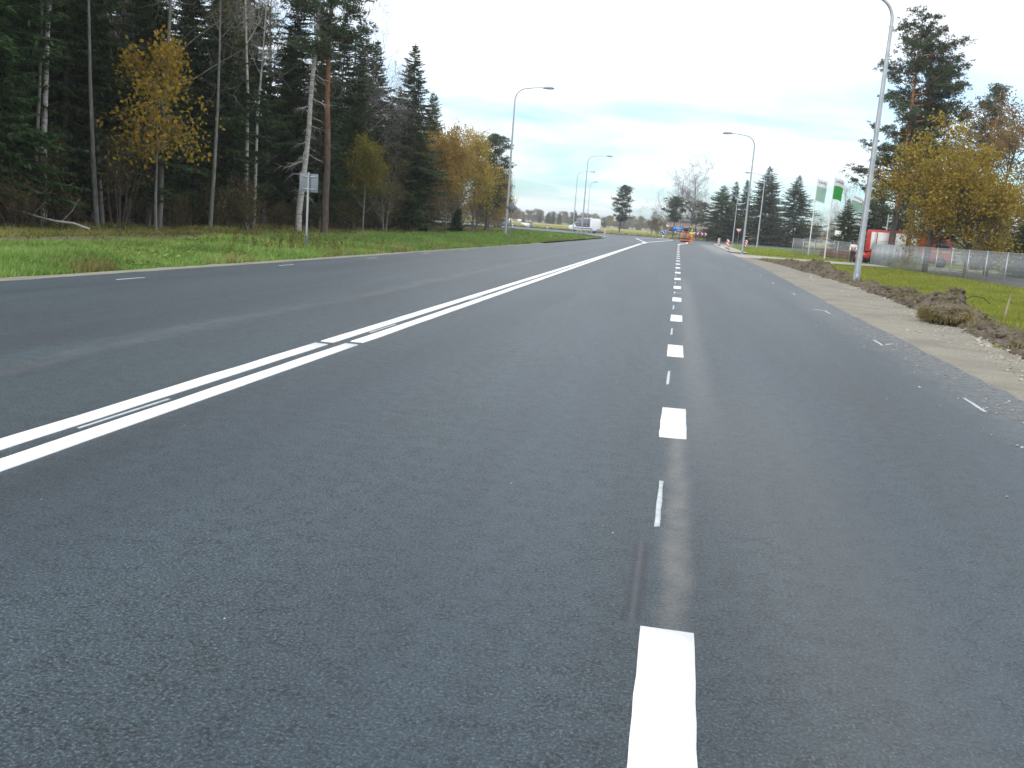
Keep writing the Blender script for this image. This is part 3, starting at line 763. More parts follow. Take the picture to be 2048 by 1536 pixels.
SPR = [Kind(*spruce(101 + i, 17 + i * .7, 1.4 + .4 * i, 3.2 + .2 * (i % 2), 1.0, 'spruce', dead=.6), 'sprucebark', 'spruce') for i in range(3)]
SPRo = [Kind(*spruce(140 + i, 13.3, 1.0, 3.5, 1.0, 'spruce', dead=.5, taper=.66), 'sprucebark', 'spruce_warm') for i in range(2)]
SPRw = [Kind(*spruce(160 + i, 15.0, .4, 7.6 - 1.7 * i, .72, taper=.72), 'sprucebark', 'spruce_warm') for i in range(2)]
SPRs = Kind(*spruce(171, 2.2, .15, .95, 1.6), 'sprucebark', 'spruce')
DEADS = Kind(*dead_spruce(181, 14.5, .17), 'birchbark', 'twig', 'branches')
DEADS.cm.materials[0] = M['deadwood']
PINEa = Kind(*pine(201, 15.0, 8.8, 2.7, 1.2, .20, (-.25, 0)), 'pinebark', 'pine')
PINEb = Kind(*pine(202, 19.2, 4.2, 4.8, 1.15, .26, (.2, .2)), 'pinebark', 'pine')
PINEc = Kind(*pine(203, 17.2, 5.2, 4.0, 1.1, .22, (.9, .1)), 'pinebark', 'pine')
PINEd = Kind(*pine(204, 9.9, 2.6, 2.3, .9, .14, (.6, 0), False), 'pinebark', 'pine')
PINEe = Kind(*pine(205, 8.3, 3.6, 3.0, .9, .14, (.2, 0), False), 'pinebark', 'pine')
PINEf = Kind(*pine(206, 14.7, 8.6, 2.4, .8, .19, (.2, .1)), 'pinebark', 'pine')
BIRbare = Kind(*decid(301, 14.5, 6.6, .22, 900, .12, 4, .20, 17, .42, shape=.75, rmin=.013), 'birchbark', 'brownleaf')
BIRbare2 = Kind(*decid(302, 14.5, 6.4, .26, 0, .07, 4, .20, 16, .45, shape=.7, rmin=.011), 'twig', 'brownleaf')
BIRtall = Kind(*decid(303, 15.5, 2.2, .66, 700, .08, 4, .125, 10, .45, (.4, 0)), 'birchbark', 'brownleaf')
GREYtr = Kind(*decid(304, 14.5, 1.6, .76, 900, .08, 3, .13, 7, .4, (-.2, 0)), 'greybark', 'shrubleaf')
OAKa = Kind(*decid(311, 8.6, 4.6, .21, 15000, .20, 3, .21, 20, .14, clump=.33, shape=.62, gap=.32), 'darkbark', 'oakleaf')
OAKb = Kind(*decid(312, 8.2, 4.3, .24, 8000, .18, 3, .19, 16, .16, clump=.30, gap=.35, shape=.6), 'darkbark', 'oakleaf')
OAKc = Kind(*decid(313, 10.0, 4.6, .24, 5600, .15, 3, .19, 16, .28, clump=.28, gap=.5, shape=.7), 'darkbark', 'brownleaf')
GOLDa = Kind(*decid(321, 8.4, 3.0, .08, 12500, .15, 3, .11, 26, .5, clump=.28, shape=.95), 'twig', 'goldleaf')
GOLDb = Kind(*decid(322, 9.3, 2.8, .08, 10500, .14, 3, .11, 26, .55, clump=.26, shape=1.05, gap=.15), 'twig', 'goldleaf')
BRWN = Kind(*decid(323, 5.6, 2.0, .1, 4200, .10, 3, .07, 16, .5, clump=.18, stems=3, gap=.2), 'twig', 'shrubleaf')
MAPLE = Kind(*decid(331, 6.7, 2.0, .40, 2600, .15, 3, .065, 12, .4, (-.35, 0), clump=.22), 'greybark', 'mapleleaf')
YEL = Kind(*decid(332, 5.1, 1.5, .12, 4200, .11, 3, .06, 16, .6, clump=.18, shape=.9), 'twig', 'yelleaf')
HAZEL = Kind(*decid(341, 4.6, .9, .3, 700, .10, 3, .03, 5, .5, stems=8, clump=.2), 'darkbark', 'shrubleaf')
SHR = [Kind(*decid(351 + i, 2.0 + .5 * i, .8, .12, 700 + 250 * i, .085, 3, .02, 7, .5, stems=7, clump=.14), 'darkbark', 'shrubleaf', 'foliage') for i in range(3)]
FARa = Kind(*decid(361, 11, 3.6, .18, 3600, .38, 2, .16, 12, .4, clump=.6, shape=.6), 'twig', 'hazeleaf')
FARb = Kind(*decid(362, 12, 3.3, .2, 2600, .34, 3, .16, 12, .5, clump=.5, shape=.8), 'twig', 'greyleaf')
FARc = Kind(*decid(363, 11, 3.0, .18, 3000, .38, 2, .16, 12, .5, clump=.5, shape=.8), 'twig', 'goldleaf')

# ------------------------------------------------------------------ forest on the left
DEEP = 'spruces deep in the forest'
plant(PINEa, 'pine_tree', 'tall straight pine with orange upper trunk at the forest edge, right of the square sign', -18.4, 47, .6)
plant(DEADS, 'dead_spruce', 'dead pale-trunked tree with bare drooping branches beside the square sign', -19.4, 46, 0)
plant(BIRtall, 'birch_tree', 'slim white birch standing against dark spruces, left of the dead pale tree', -21.3, 43.9, .4, .92)
plant(GREYtr, 'grey_trunk_tree', 'straight grey trunk at the forest edge left of the yellow maple', -21.5, 32, 1.1, .8)
plant(GREYtr, 'grey_trunk_tree', 'tall pale grey trunk rising behind the yellow maple crown', -21.1, 35.6, 2.4, .95)
plant(GREYtr, 'grey_trunk_tree', 'thin grey trunk between the yellow maple and the slim birch', -20.8, 39.3, 4.0, .8)
plant(BIRtall, 'birch_tree', 'birch with blotched bark at the far left of the forest', -23.0, 31, 2.2, 1.0)
plant(BIRtall, 'birch_tree', 'second thin birch just right of the slim white birch', -22.0, 46.2, 3.4, .8)
plant(MAPLE, 'maple_tree', 'young maple with orange-yellow leaves in front of the dark forest', -19.4, 32.5, .3)
plant(HAZEL, 'hazel_bush', 'bare many-stemmed bush left of the yellow maple', -20.4, 31.6, 0, cat='bush')
plant(YEL, 'aspen_tree', 'small yellow-green tree in front of the dark spruces right of the pine', -18.0, 52, 1.0)
plant(SPRo[0], 'spruce_tree', 'pointed spruce with clear sky round its top, tallest above the yellow-green tree', -22.3, 66, 0, 1.0)
plant(SPRo[1], 'spruce_tree', 'narrow pointed spruce, rightmost tall one at the forest edge', -19.45, 66.5, 1.0, .99)
plant(SPRo[0], 'spruce_tree', 'smaller pointed spruce just behind the rightmost tall spruce', -21.8, 80, 2.2, .88)
plant(SPR[0], 'spruce_tree', 'dark full spruce directly right of the tall pine trunk', -21.6, 57, 2.0, .78)
plant(GOLDa, 'golden_birch', 'golden tree nearest the spruces in the autumn row', -18.9, 75, 0, .93)
plant(GOLDb, 'golden_birch', 'tallest golden tree in the autumn row with a dark pine behind', -19.5, 88, .8, 1.0)
plant(GOLDa, 'golden_birch', 'last golden tree of the row beside the near left street lamp', -21.6, 112, 2.0, .80)
plant(GOLDb, 'golden_birch', 'golden tree between the tallest golden tree and the last of the row', -20.4, 100, 2.9, .78)
plant(GOLDa, 'golden_birch', 'golden tree half hidden behind the smaller pointed spruce', -22.8, 84, 4.2, 1.0)
plant(GOLDa, 'golden_birch', 'golden tree in the second rank behind the tallest golden tree', -23.0, 96, 5.0, 1.02)
plant(GOLDb, 'golden_birch', 'low golden tree leaning out at the end of the autumn row', -22.8, 120, 1.0, .66)
plant(PINEd, 'pine_tree', 'dark pine peeping out behind the tallest golden tree', -20.0, 96, 0, .98)
plant(SPRs, 'young_spruce', 'young dark spruce on the grass under the golden trees', -17.95, 75, 0, .95)
plant(SPRs, 'young_spruce', 'low young spruce left of the other young spruce under the golden trees', -18.7, 68, 1, .62)
for i, (x, y, s, rz) in enumerate([(-19.2, 60, .9, 0), (-19.3, 71, 1.0, 2), (-19.6, 79, .8, 3), (-20.2, 92, .9, 4), (-21.5, 104, .8, 5), (-23.5, 118, .75, 1), (-24.5, 126, .6, 2), (-27, 40, 1, 1), (-28, 32, 1, 2), (-29, 50, 1, 3), (-27, 58, 1, 4), (-31, 26, 1.1, 5), (-20.6, 84, .9, 1.5), (-21.2, 97, .8, 2.5), (-22.6, 110, .8, 3.5)]):
    plant(BRWN, 'brown_thicket', 'brownish half-bare thicket at the foot of the forest edge', x, y, rz, s, 'bush', 'thickets along the forest edge')
rgF = np.random.default_rng(77)
deep = []
def spaced(x, y, d):
    for (a, b) in deep:
        if (a - x) ** 2 + (b - y) ** 2 < d * d: return False
    deep.append((x, y)); return True
tries = 0
while len(deep) < 92 and tries < 6000:
    tries += 1
    y = rgF.uniform(20, 104); x = -23.2 - max(0, (y - 60) * .03) - abs(rgF.normal()) * 11
    if x < -62 or (y > 66 and rgF.random() < .4): continue
    if not spaced(x, y, 2.5): continue
    k = rgF.integers(0, 20)
    hmax = 15.0 if y < 57 else 9.5 if y > 75 else 11.0
    if k < 17:
        kd = SPR[int(rgF.integers(0, 3))]
        plant(kd, 'spruce_tree', 'dark spruce deep in the forest behind the edge trees', x, y, rgF.uniform(0, 6.28), (hmax / 17.5) * rgF.uniform(.9, 1.25), group=DEEP)
    elif k < 19:
        plant(PINEa, 'pine_tree', 'pine trunk deep in the forest among the dark spruces', x, y, rgF.uniform(0, 6.28), (hmax / 16) * rgF.uniform(.9, 1.1), group='pines deep in the forest')
    else:
        plant(BIRbare2, 'birch_tree', 'half-bare tree deep in the forest with twigs against the sky', x, y, rgF.uniform(0, 6.28), (hmax / 15) * rgF.uniform(.9, 1.1), group='bare trees deep in the forest')
nb2 = 0
while nb2 < 60:
    y = rgF.uniform(14, 120); x = -34 - rgF.uniform(0, 34)
    if not spaced(x, y, 3.2): continue
    hmax = 15.0 if y < 60 else 9.0
    plant(SPRw[1 if nb2 % 3 else 0], 'spruce_tree', 'dark spruce deep in the forest behind the edge trees', x, y, rgF.uniform(0, 6.28), (hmax / 15) * rgF.uniform(.75, 1.1), group=DEEP); nb2 += 1
for i, (x, y, s) in enumerate([(-22.6, 34, .8), (-25.2, 42, .95), (-23.0, 45.2, .7), (-21.3, 53.5, .75), (-24.0, 38, .85), (-22.4, 29.6, .7), (-27.5, 47.5, 1.0), (-23.6, 55, .8)]):
    plant(GREYtr, 'grey_trunk_tree', 'slender grey trunk among the dark spruces of the forest edge', x, y, i * 1.9, s, group='slender trunks at the forest edge')
for (x, y, s, rz) in [(-22.2, 27.5, .95, 0), (-22.0, 36.2, .85, 1), (-22.5, 43.0, .9, 2), (-22.3, 51.5, .85, 3), (-25.5, 31.0, 1.0, 4), (-24.8, 24.0, .95, 5), (-21.6, 61.5, .72, 5.5), (-24.2, 62, .8, 1.2), (-20.6, 57.5, .66, 2.6), (-24.6, 69, .74, 3.1), (-21.4, 72, .62, 4.4), (-20.9, 69.5, .52, .7), (-23.4, 75, .62, 2.1), (-20.3, 51, .62, 1.7)]:
    plant(SPR[int(rz) % 3], 'spruce_tree', 'dark spruce close behind the front trunks of the forest', x, y, rz, s, group='spruces just inside the forest edge')
plant(BIRbare2, 'bare_tree', 'leafless tree with fine twigs against the sky left of the pointed spruces', -22.6, 61, .5, .86)
for i in range(95):
    y = rgF.uniform(20, 74); x = -19.6 - rgF.uniform(0, 6.0) - (1.2 if y < 36 else 0)
    plant(SHR[int(rgF.integers(0, 3))], 'forest_shrub', 'withered brown shrub in the undergrowth of the forest edge', x, y, rgF.uniform(0, 6.28), rgF.uniform(.6, 1.15), 'shrub', 'undergrowth shrubs')
lg = MB(); lg.tube(wobble((-23.9, 27.6, 1.15), (-19.7, 28.9, .08), 9, .05, rgF), np.linspace(.02, .045, 9), 7)
for u in (.35, .6, .8):
    p = np.array([-23.9 + 4.2 * u, 27.6 + 1.3 * u, 1.15 - 1.07 * u]); lg.tube(np.stack([p, p + [.3, .1, .35], p + [.5, .2, .8]]), [.011, .008, .004], 4)
tag(lg.obj('fallen_trunk', M['deadwood'], smooth=True), 'thin pale fallen trunk lying slanted at the left forest edge', 'fallen trunk')

# ------------------------------------------------------------------ trees beyond the junction
plant(PINEd, 'pine_tree', 'lone slanting pine beyond the junction, right of the white van', -12.6, 200, .2, 1.0)
plant(PINEe, 'pine_tree', 'broad low pine left of the big bare birches beyond the junction', -1.2, 205, .3, 1.0)
plant(BIRbare, 'birch_tree', 'left one of the two large bare birches beyond the junction', .0, 212, 0, (1.15, 1.15, .96))
plant(BIRbare2, 'birch_tree', 'right one of the two large bare birches beyond the junction', 2.4, 207, 2.0, (1.2, 1.2, .97))
plant(PINEe, 'pine_tree', 'small pine under the right bare birch behind the marking machine', 3.9, 216, 2.2, .98)
plant(BIRbare, 'birch_tree', 'smaller bare tree above the low building roof', 7.6, 262, 2.8, .66)
plant(SPRw[0], 'spruce_tree', 'wide spruce nearest the chevron board, leftmost of the big spruces', 8.0, 190, .4, (.96, .96, .74))
plant(SPRo[1], 'spruce_tree', 'slender spruce top rising just right of the leftmost wide spruce', 11.0, 203, 2.0, .95)
plant(SPRo[0], 'spruce_tree', 'thin open spruce between the two widest spruces', 13.4, 206, 1.0, 1.0)
plant(SPRw[1], 'spruce_tree', 'tallest wide spruce behind the second right street lamp', 16.2, 190, 1.3, (1.22, 1.22, 1.02))
plant(SPRw[1], 'spruce_tree', 'dense dark spruce, rightmost of the row before the flags', 21.6, 186, 3.3, (1.05, 1.05, .91))
plant(SPRw[0], 'spruce_tree', 'low filling spruce between the tallest and the rightmost spruce', 18.6, 196, 5.0, .55)
plant(BIRbare, 'birch_tree', 'brownish bare birch behind the flags', 27.9, 168, 4.0, .80)
for i, (x, y, s, kd) in enumerate([(-4.3, 240, .72, BRWN), (-5, 230, .35, BRWN), (7, 225, .5, BRWN), (12.5, 214, .5, BRWN), (24.5, 196, .7, BRWN), (28, 200, .85, BRWN), (31, 196, .8, BRWN), (34.5, 192, .85, BRWN), (-7, 240, .8, BRWN), (5.5, 190, .3, BRWN), (38, 190, .9, BRWN)]):
    plant(kd, 'brown_thicket', 'low brownish bush beyond the crossing road', x, y, i * 1.3, s * 1.35, 'bush', 'bushes beyond the crossing road')

# far tree line beyond the field
rgT = np.random.default_rng(31)
names = {0: ('far_tree', 'tiny olive tree in the far line across the field', FARa), 1: ('far_tree', 'tiny greyish bare tree in the far line across the field', FARb), 2: ('far_tree', 'tiny golden tree in the far line across the field', FARc), 3: ('far_spruce', 'tiny dark spruce in the far line across the field', SPRw[0])}
for i in range(230):
    u = i / 229
    y = 640 + rgT.normal() * 25 + (30 if i % 2 else 0)
    x = (-165 + 168 * u / .78) if u < .78 else (38 + 110 * (u - .78) / .22)
    k = int(rgT.choice([0, 0, 0, 1, 1, 1, 2, 3], p=None)) if True else 0
    s = rgT.uniform(.42, .78) * (.75 if k == 3 else 1); s = (s * 1.35, s * 1.35, s) if k != 3 else s * .8
    if k == 2 and rgT.random() < .4: k = 0
    nm, lb, kd = names[k]
    plant(kd, nm, lb, x, y, rgT.uniform(0, 6.28), s, group='far tree line: ' + ('olive', 'grey', 'golden', 'spruce')[k], z=-.05)
plant(SPRw[1], 'far_spruce', 'tall far spruce rising above the far tree line right above the van roof', -62, 560, .3, .62, z=-.05)
for i, x in enumerate((-78, -75, -71)):
    plant(SPRw[1], 'far_spruce', 'far spruce of the dark clump above the van cab', x, 560, i, .5, group='far spruce clump', z=-.05)

# ------------------------------------------------------------------ trees on the right
plant(PINEb, 'pine_tree', 'tallest pine on the right, behind the near right street lamp', 16.9, 80, .5, 1.0)
plant(PINEc, 'pine_tree', 'second tall pine on the right, just right of the tallest', 18.7, 82, 1.5, 1.0)
plant(PINEf, 'pine_tree', 'thin sparse-topped pine at the far right behind brown leaves', 24.6, 84, 2.5, 1.0)
plant(OAKa, 'oak_tree', 'dense yellow oak nearest the right street lamp behind the fence', 15.6, 63, 0, (.92, .92, .84))
plant(OAKb, 'oak_tree', 'thinner yellow-brown oak right of the dense yellow oak', 17.6, 61.5, 2.2, .74)
plant(OAKc, 'oak_tree', 'brown half-bare oak at the right end of the oaks by the fence', 21.4, 70, 1.1, .98)
plant(OAKc, 'oak_tree', 'brown half-bare tree wrapped round the thin sparse-topped pine', 24.2, 81.5, 3.0, 1.22)
plant(SPRw[0], 'spruce_tree', 'spruce with pointed top at the right picture edge behind the yard', 28.6, 84, 0, .44)
plant(SPRw[1], 'spruce_tree', 'low green spruce behind the right end of the wire fence', 24.4, 72.5, 1, .30)
for i, (x, y, s, kd) in enumerate([(22, 112, .7, 0), (26, 118, .75, 1), (30, 116, .6, 0), (33, 108, .65, 1), (36, 118, .7, 0), (18.5, 112, .55, 1)]):
    plant(SPRw[kd], 'spruce_tree', 'dark spruce of the backdrop behind the red truck', x, y, i * 1.1, s * .8, group='spruces behind the red truck')
for i, (x, y, s) in enumerate([(28, 98, .8), (31.5, 96, .95), (35, 100, 1.0), (24, 104, .8), (38, 96, .9), (42, 100, 1.0), (33, 90, .6)]):
    plant(BRWN, 'brown_thicket', 'brownish bush behind the fenced yard', x, y, i * 1.7, s, 'bush', 'bushes behind the yard')

# ------------------------------------------------------------------ grass
def blades(name, label, cat, x, y, hgt, w, mat, rg, lean=.5, zf=None):
    n = len(x); z = ground_h(x, y) if zf is None else zf
    a = rg.uniform(0, 6.283, n); h = hgt * rg.uniform(.5, 1.25, n); ww = w * rg.uniform(.6, 1.4, n)
    l = rg.normal(size=(n, 2)) * lean * h[:, None]
    V = np.empty((n, 3, 3))
    V[:, 0] = np.c_[x - np.cos(a) * ww, y - np.sin(a) * ww, z - .01]; V[:, 1] = np.c_[x + np.cos(a) * ww, y + np.sin(a) * ww, z - .01]
    V[:, 2] = np.c_[x + l[:, 0], y + l[:, 1], z + h]
    return tag(MB().add(V.reshape(-1, 3), None, np.arange(3 * n).reshape(-1, 3)).obj(name, mat), label, cat, kind='stuff')
rgG = np.random.default_rng(55)
def ysamp(n, y0, y1, p=1.6):    # denser towards the camera
    u = rgG.random(n); return (y0 ** (1 - p) + u * (y1 ** (1 - p) - y0 ** (1 - p))) ** (1 / (1 - p))
n = 210000
y = ysamp(n, 7, 118, 1.5); xl = np.interp(y, [p[1] for p in LE], [p[0] for p in LE]) - .40; xr = np.interp(y, [2, 20, 40, 80, 120], [-16.35, -16.45, -17.0, -17.65, -18.6])
x = xl + (xr - xl) * rgG.random(n)
d = fbm(x, y, .5, 3, 4)
hg = (.10 + .14 * smoothstep(.35, .65, d)) * (1 + y * .006) * (.55 + .45 * smoothstep(0, .9, xl - x))
keep = (xl - x > rgG.random(n) * .25)
blades('verge_grass', 'green grass of the left road verge', 'grass', x[keep], y[keep], hg[keep], (.010 + y * .00032)[keep], M['grassL'], rgG)
n = 26000
y = ysamp(n, 9, 112, 1.4); xl = np.interp(y, [p[1] for p in LE], [p[0] for p in LE]) - .5
x = np.where(rgG.random(n) < .55, xl - rgG.random(n) ** 1.6 * 2.2, xl - rgG.random(n) * 6.2)
kp = fbm(x, y, .8, 3, 9) > .45
blades('dry_verge_grass', 'straw-coloured dry stalks in the left verge', 'grass', x[kp], y[kp], np.full(kp.sum(), .24), (.006 + y * .00022)[kp], M['grassdry'], rgG, .35)
n = 60000
y = ysamp(n, 14, 128, 1.4); xp = np.interp(y, [2, 20, 40, 80, 120], [-17.85, -18.0, -18.6, -19.3, -20.4]); x = xp - rgG.random(n) ** 1.3 * 4.5
kp = rgG.random(n) < .55
blades('path_edge_grass', 'sparse green and brown grass between path and forest', 'grass', x[kp], y[kp], .05 + .10 * rgG.random(kp.sum()), (.010 + y * .0003)[kp], M['grassL'], rgG)
blades('forest_edge_grass', 'brown withered grass and fallen leaves along the forest', 'grass', x[~kp] - .4, y[~kp], .06 + .16 * rgG.random((~kp).sum()), (.012 + y * .0003)[~kp], M['grassdry'], rgG, .9)
n = 9000
y = ysamp(n, 10, 110, 1.3); x = -10.6 - rgG.random(n) ** .6 * 10
lt = MB(); Pq = np.c_[x, y, ground_h(x, y) + .02 + rgG.random(n) * .07]
lt.quads(Pq, rgG.normal(size=(n, 3)) * [1, 1, .3], .05 + .04 * rgG.random(n) + y * .0005, .05 + .02 * rgG.random(n) + y * .0004, rgG)
tag(lt.obj('fallen_leaves', M['litter']), 'scattered yellow-brown fallen leaves on the left verge', 'fallen leaves', kind='stuff')
n = 15000                                   # broad-leaved clover and dandelion patches
y = ysamp(n, 8, 80, 1.5); x = np.interp(y, [p[1] for p in LE], [p[0] for p in LE]) - .7 - rgG.random(n) * 5.6
kp = fbm(x, y, 1.1, 3, 15) > .5; x = x[kp]; y = y[kp]; n = len(x)
cl_ = MB(); dq = rgG.normal(size=(n, 3)); dq[:, 2] = np.abs(dq[:, 2]) * .5 + .2
cl_.quads(np.c_[x, y, ground_h(x, y) + .03 + rgG.random(n) * .10], dq, .07 + .06 * rgG.random(n) + y * .0006, .05 + .03 * rgG.random(n) + y * .0004, rgG)
tag(cl_.obj('verge_clover', M['grassL']), 'patches of broad-leaved green weeds in the left verge', 'weeds', kind='stuff')
# tall weeds by the square sign
wd = MB()
for i in range(90):
    px, py = -11.9 + rgG.normal() * .9, 27.6 + rgG.normal() * 2.2
    h = rgG.uniform(.35, .85); p = np.array([px, py, float(ground_h(px, py))]); q = p + [rgG.normal() * .12, rgG.normal() * .12, h]
    wd.tube(np.stack([p, (p + q) / 2 + rgG.normal(size=3) * .03, q]), [.006, .005, .003], 3, False)
    m = 16; u = rgG.uniform(.25, 1, m)[:, None]
    wd.quads(p + (q - p) * u, rgG.normal(size=(m, 3)), .09, .025, rgG)
tag(wd.obj('tall_weeds', M['shrubleaf']), 'tall withered weeds round the foot of the square sign', 'weeds', kind='stuff')
n = 150000
y = ysamp(n, 15, 69, 1.3); x0 = np.interp(y, [p[1] for p in RG], [p[0] for p in RG]) + .75; x = x0 + (16.2 - x0) * rgG.random(n)
kp = y < 69.5 + (x - 4.4) * .45
blades('meadow_grass', 'yellow-green grass between the soil bank and the fence', 'grass', x, y, .09 + .10 * fbm(x, y, .6, 3, 2), .010 + y * .0003, M['grassR'], rgG)
n = 26000
y = rgG.uniform(84, 140, n); x = 6.3 + rgG.random(n) * 14; kp = (x < 15.5 - (y - 84) * .0) & (y < 134 + (x - 5) * .45) & (y > 80 + (16 - x) * .0)
blades('corner_grass', 'grass on the corner between drive and crossing road', 'grass', x[kp], y[kp], .12 + .08 * rgG.random(kp.sum()), np.full(kp.sum(), .04), M['grassR'], rgG)
n = 30000
y = rgG.uniform(178, 330, n); x = rgG.uniform(-110, 70, n)
kp = y > 181 + np.abs(x) * .38
blades('field_grass', 'pale yellow-green grass of the field beyond the crossing road', 'grass', x[kp], y[kp], .25 + .15 * rgG.random(kp.sum()), np.full(kp.sum(), .12), M['fieldgrass'], rgG)

# ------------------------------------------------------------------ dug soil bank on the right
bx = np.linspace(-.15, 1.55, 44); by = np.concatenate([np.arange(9, 34, .045), np.arange(34, 66, .12)])
U, Yb = np.meshgrid(bx, by)
Xb = np.interp(Yb, [p[1] for p in RG], [p[0] for p in RG]) + U - .1
prof = smoothstep(-.1, .5, U + (fbm(Xb, Yb, 1.3, 3, 3) - .5) * .7) * smoothstep(1.5, .75, U + (fbm(Xb, Yb, 1.1, 3, 6) - .5) * .7)
hb = .14 + .50 * smoothstep(.3, .7, fbm(U * 0, Yb, .35, 3, 12)); hb *= smoothstep(66, 52, Yb)
Zb = prof * hb * (.6 + .8 * fbm(Xb, Yb, 2.0, 3, 21)) + (fbm(Xb, Yb, 4.5, 4, 30) - .47) * .26 * prof + (vnoise(Xb, Yb, 16, 3) - .5) * .05 * prof - .05
cl = np.exp(-(((Xb - 6.1) / .42) ** 2 + ((Yb - 21.9) / .8) ** 2)); Zb += .46 * cl * (.7 + .6 * fbm(Xb, Yb, 3.5, 3, 2))
nb_ = len(bx); ii = (np.arange(len(by) - 1)[:, None] * nb_ + np.arange(nb_ - 1)[None]).ravel()
bank = MB().add(np.stack([Xb.ravel(), Yb.ravel(), Zb.ravel()], 1), np.stack([ii, ii + 1, ii + nb_ + 1, ii + nb_], 1)).obj('soil_bank', M['soil'], smooth=True)
tag(bank, 'long low bank of dug brown soil beside the right gravel shoulder', 'soil bank')
ico = bmesh.new(); bmesh.ops.create_icosphere(ico, subdivisions=1, radius=1)
icoV = np.array([v.co[:] for v in ico.verts]); icoF = np.array([[v.index for v in f.verts] for f in ico.faces]); ico.free()
def lumps(P, R, rg, sq=(.75, .7)):
    mb = MB()
    for p, r in zip(P, R):
        V = icoV * (1 + rg.normal(size=(len(icoV), 1)) * .36).clip(.35, 1.9) * r * np.array([rg.uniform(.7, 1.3), rg.uniform(.7, 1.3), rg.uniform(*sq) if sq[0] < sq[1] else sq[1]])
        a = rg.uniform(0, 6.283); c, s = math.cos(a), math.sin(a)
        V = np.c_[V[:, 0] * c - V[:, 1] * s, V[:, 0] * s + V[:, 1] * c, V[:, 2]]
        mb.add(V + p, None, icoF)
    return mb
idx = rgG.integers(0, Zb.size, 5200); pf = prof.ravel()[idx]; idx = idx[pf > .12][:2600]
Pc = np.stack([Xb.ravel()[idx], Yb.ravel()[idx], Zb.ravel()[idx]], 1)
tag(lumps(Pc, rgG.gamma(1.6, .028, len(Pc)).clip(.012, .13), rgG, (.5, .9)).obj('soil_clods', M['soil'], bank), kind='stuff')
idx = rgG.integers(0, Zb.size, 26000); idx = idx[(prof.ravel()[idx] > .35) & (fbm(Xb.ravel()[idx], Yb.ravel()[idx], 1.5, 3, 40) > .50)]
o = blades('sod_grass', None, None, Xb.ravel()[idx], Yb.ravel()[idx], np.full(len(idx), .11), np.full(len(idx), .011), M['grassdry'], rgG, .9, Zb.ravel()[idx])
o.parent = bank
# the big sod clump
sx, sy = 5.72, 20.9
sod = thing('sod_clump', 'big overturned clump of grassy sod on the soil bank', 'sod clump', (sx, sy, .1), 0)
V = icoV
bm = bmesh.new(); bmesh.ops.create_icosphere(bm, subdivisions=4, radius=1)
for v in bm.verts:
    k = .75 + .5 * float(fbm(v.co.x * 1 + 5, v.co.y + v.co.z * 1.7, 2.2, 4, 8)); v.co = Vector((v.co.x * .46 * k, v.co.y * .72 * k, v.co.z * .22 * k + .10))
me = bpy.data.meshes.new('sod'); bm.to_mesh(me); SV = np.array([v.co[:] for v in bm.verts]); bm.free(); me.materials.append(M['soil']); link('sod', me, sod)
n = 5200; b0 = SV[rgG.integers(0, len(SV), n)]; b0 = b0[b0[:, 2] > .0]; d = np.c_[b0[:, 0] * .6, b0[:, 1] * .6, -.25 - .3 * rgG.random(len(b0))] + rgG.normal(size=(len(b0), 3)) * .25
gq = MB().quads(b0, d, .05 + .13 * rgG.random(len(b0)), .014, rgG); tag(gq.obj('sod_grass', M['grassdry'], sod), kind='stuff')
# loose stones and grit on the shoulder and spilled on the road edge
n = 2600; y = ysamp(n, 8, 50, 1.6); e = np.interp(y, [p[1] for p in RE], [p[0] for p in RE]); g_ = np.interp(y, [p[1] for p in RG], [p[0] for p in RG])
x = e + .3 + (g_ - e - .2) * rgG.random(n) ** .35 * 1.05
tag(lumps(np.c_[x, y, np.full(n, -.006)], rgG.gamma(1.5, .008, n).clip(.006, .05), rgG, (.5, .8)).obj('loose_stones', M['stone']), 'loose pale stones on the right gravel shoulder', 'stones', kind='stuff')
n = 900; y = ysamp(n, 6, 24, 1.3); x = np.interp(y, [p[1] for p in RE], [p[0] for p in RE]) - np.abs(rgG.normal(size=n)) * .42
tag(lumps(np.c_[x, y, np.full(n, .004)], rgG.gamma(2, .0035, n).clip(.003, .016), rgG, (.3, .6)).obj('spilled_grit', M['stone']), 'pale grit spilled on the right edge of the asphalt', 'grit', kind='stuff')
n = 60; x = rgG.uniform(-3.2, 3.0, n); y = ysamp(n, 1.6, 12, 1.3)
tag(lumps(np.c_[x, y, np.full(n, .001)], rgG.gamma(1.6, .0016, n).clip(.001, .0038), rgG, (.3, .6)).obj('road_chippings', M['offwhite']), 'tiny white chippings lying on the asphalt', 'chippings', kind='stuff')

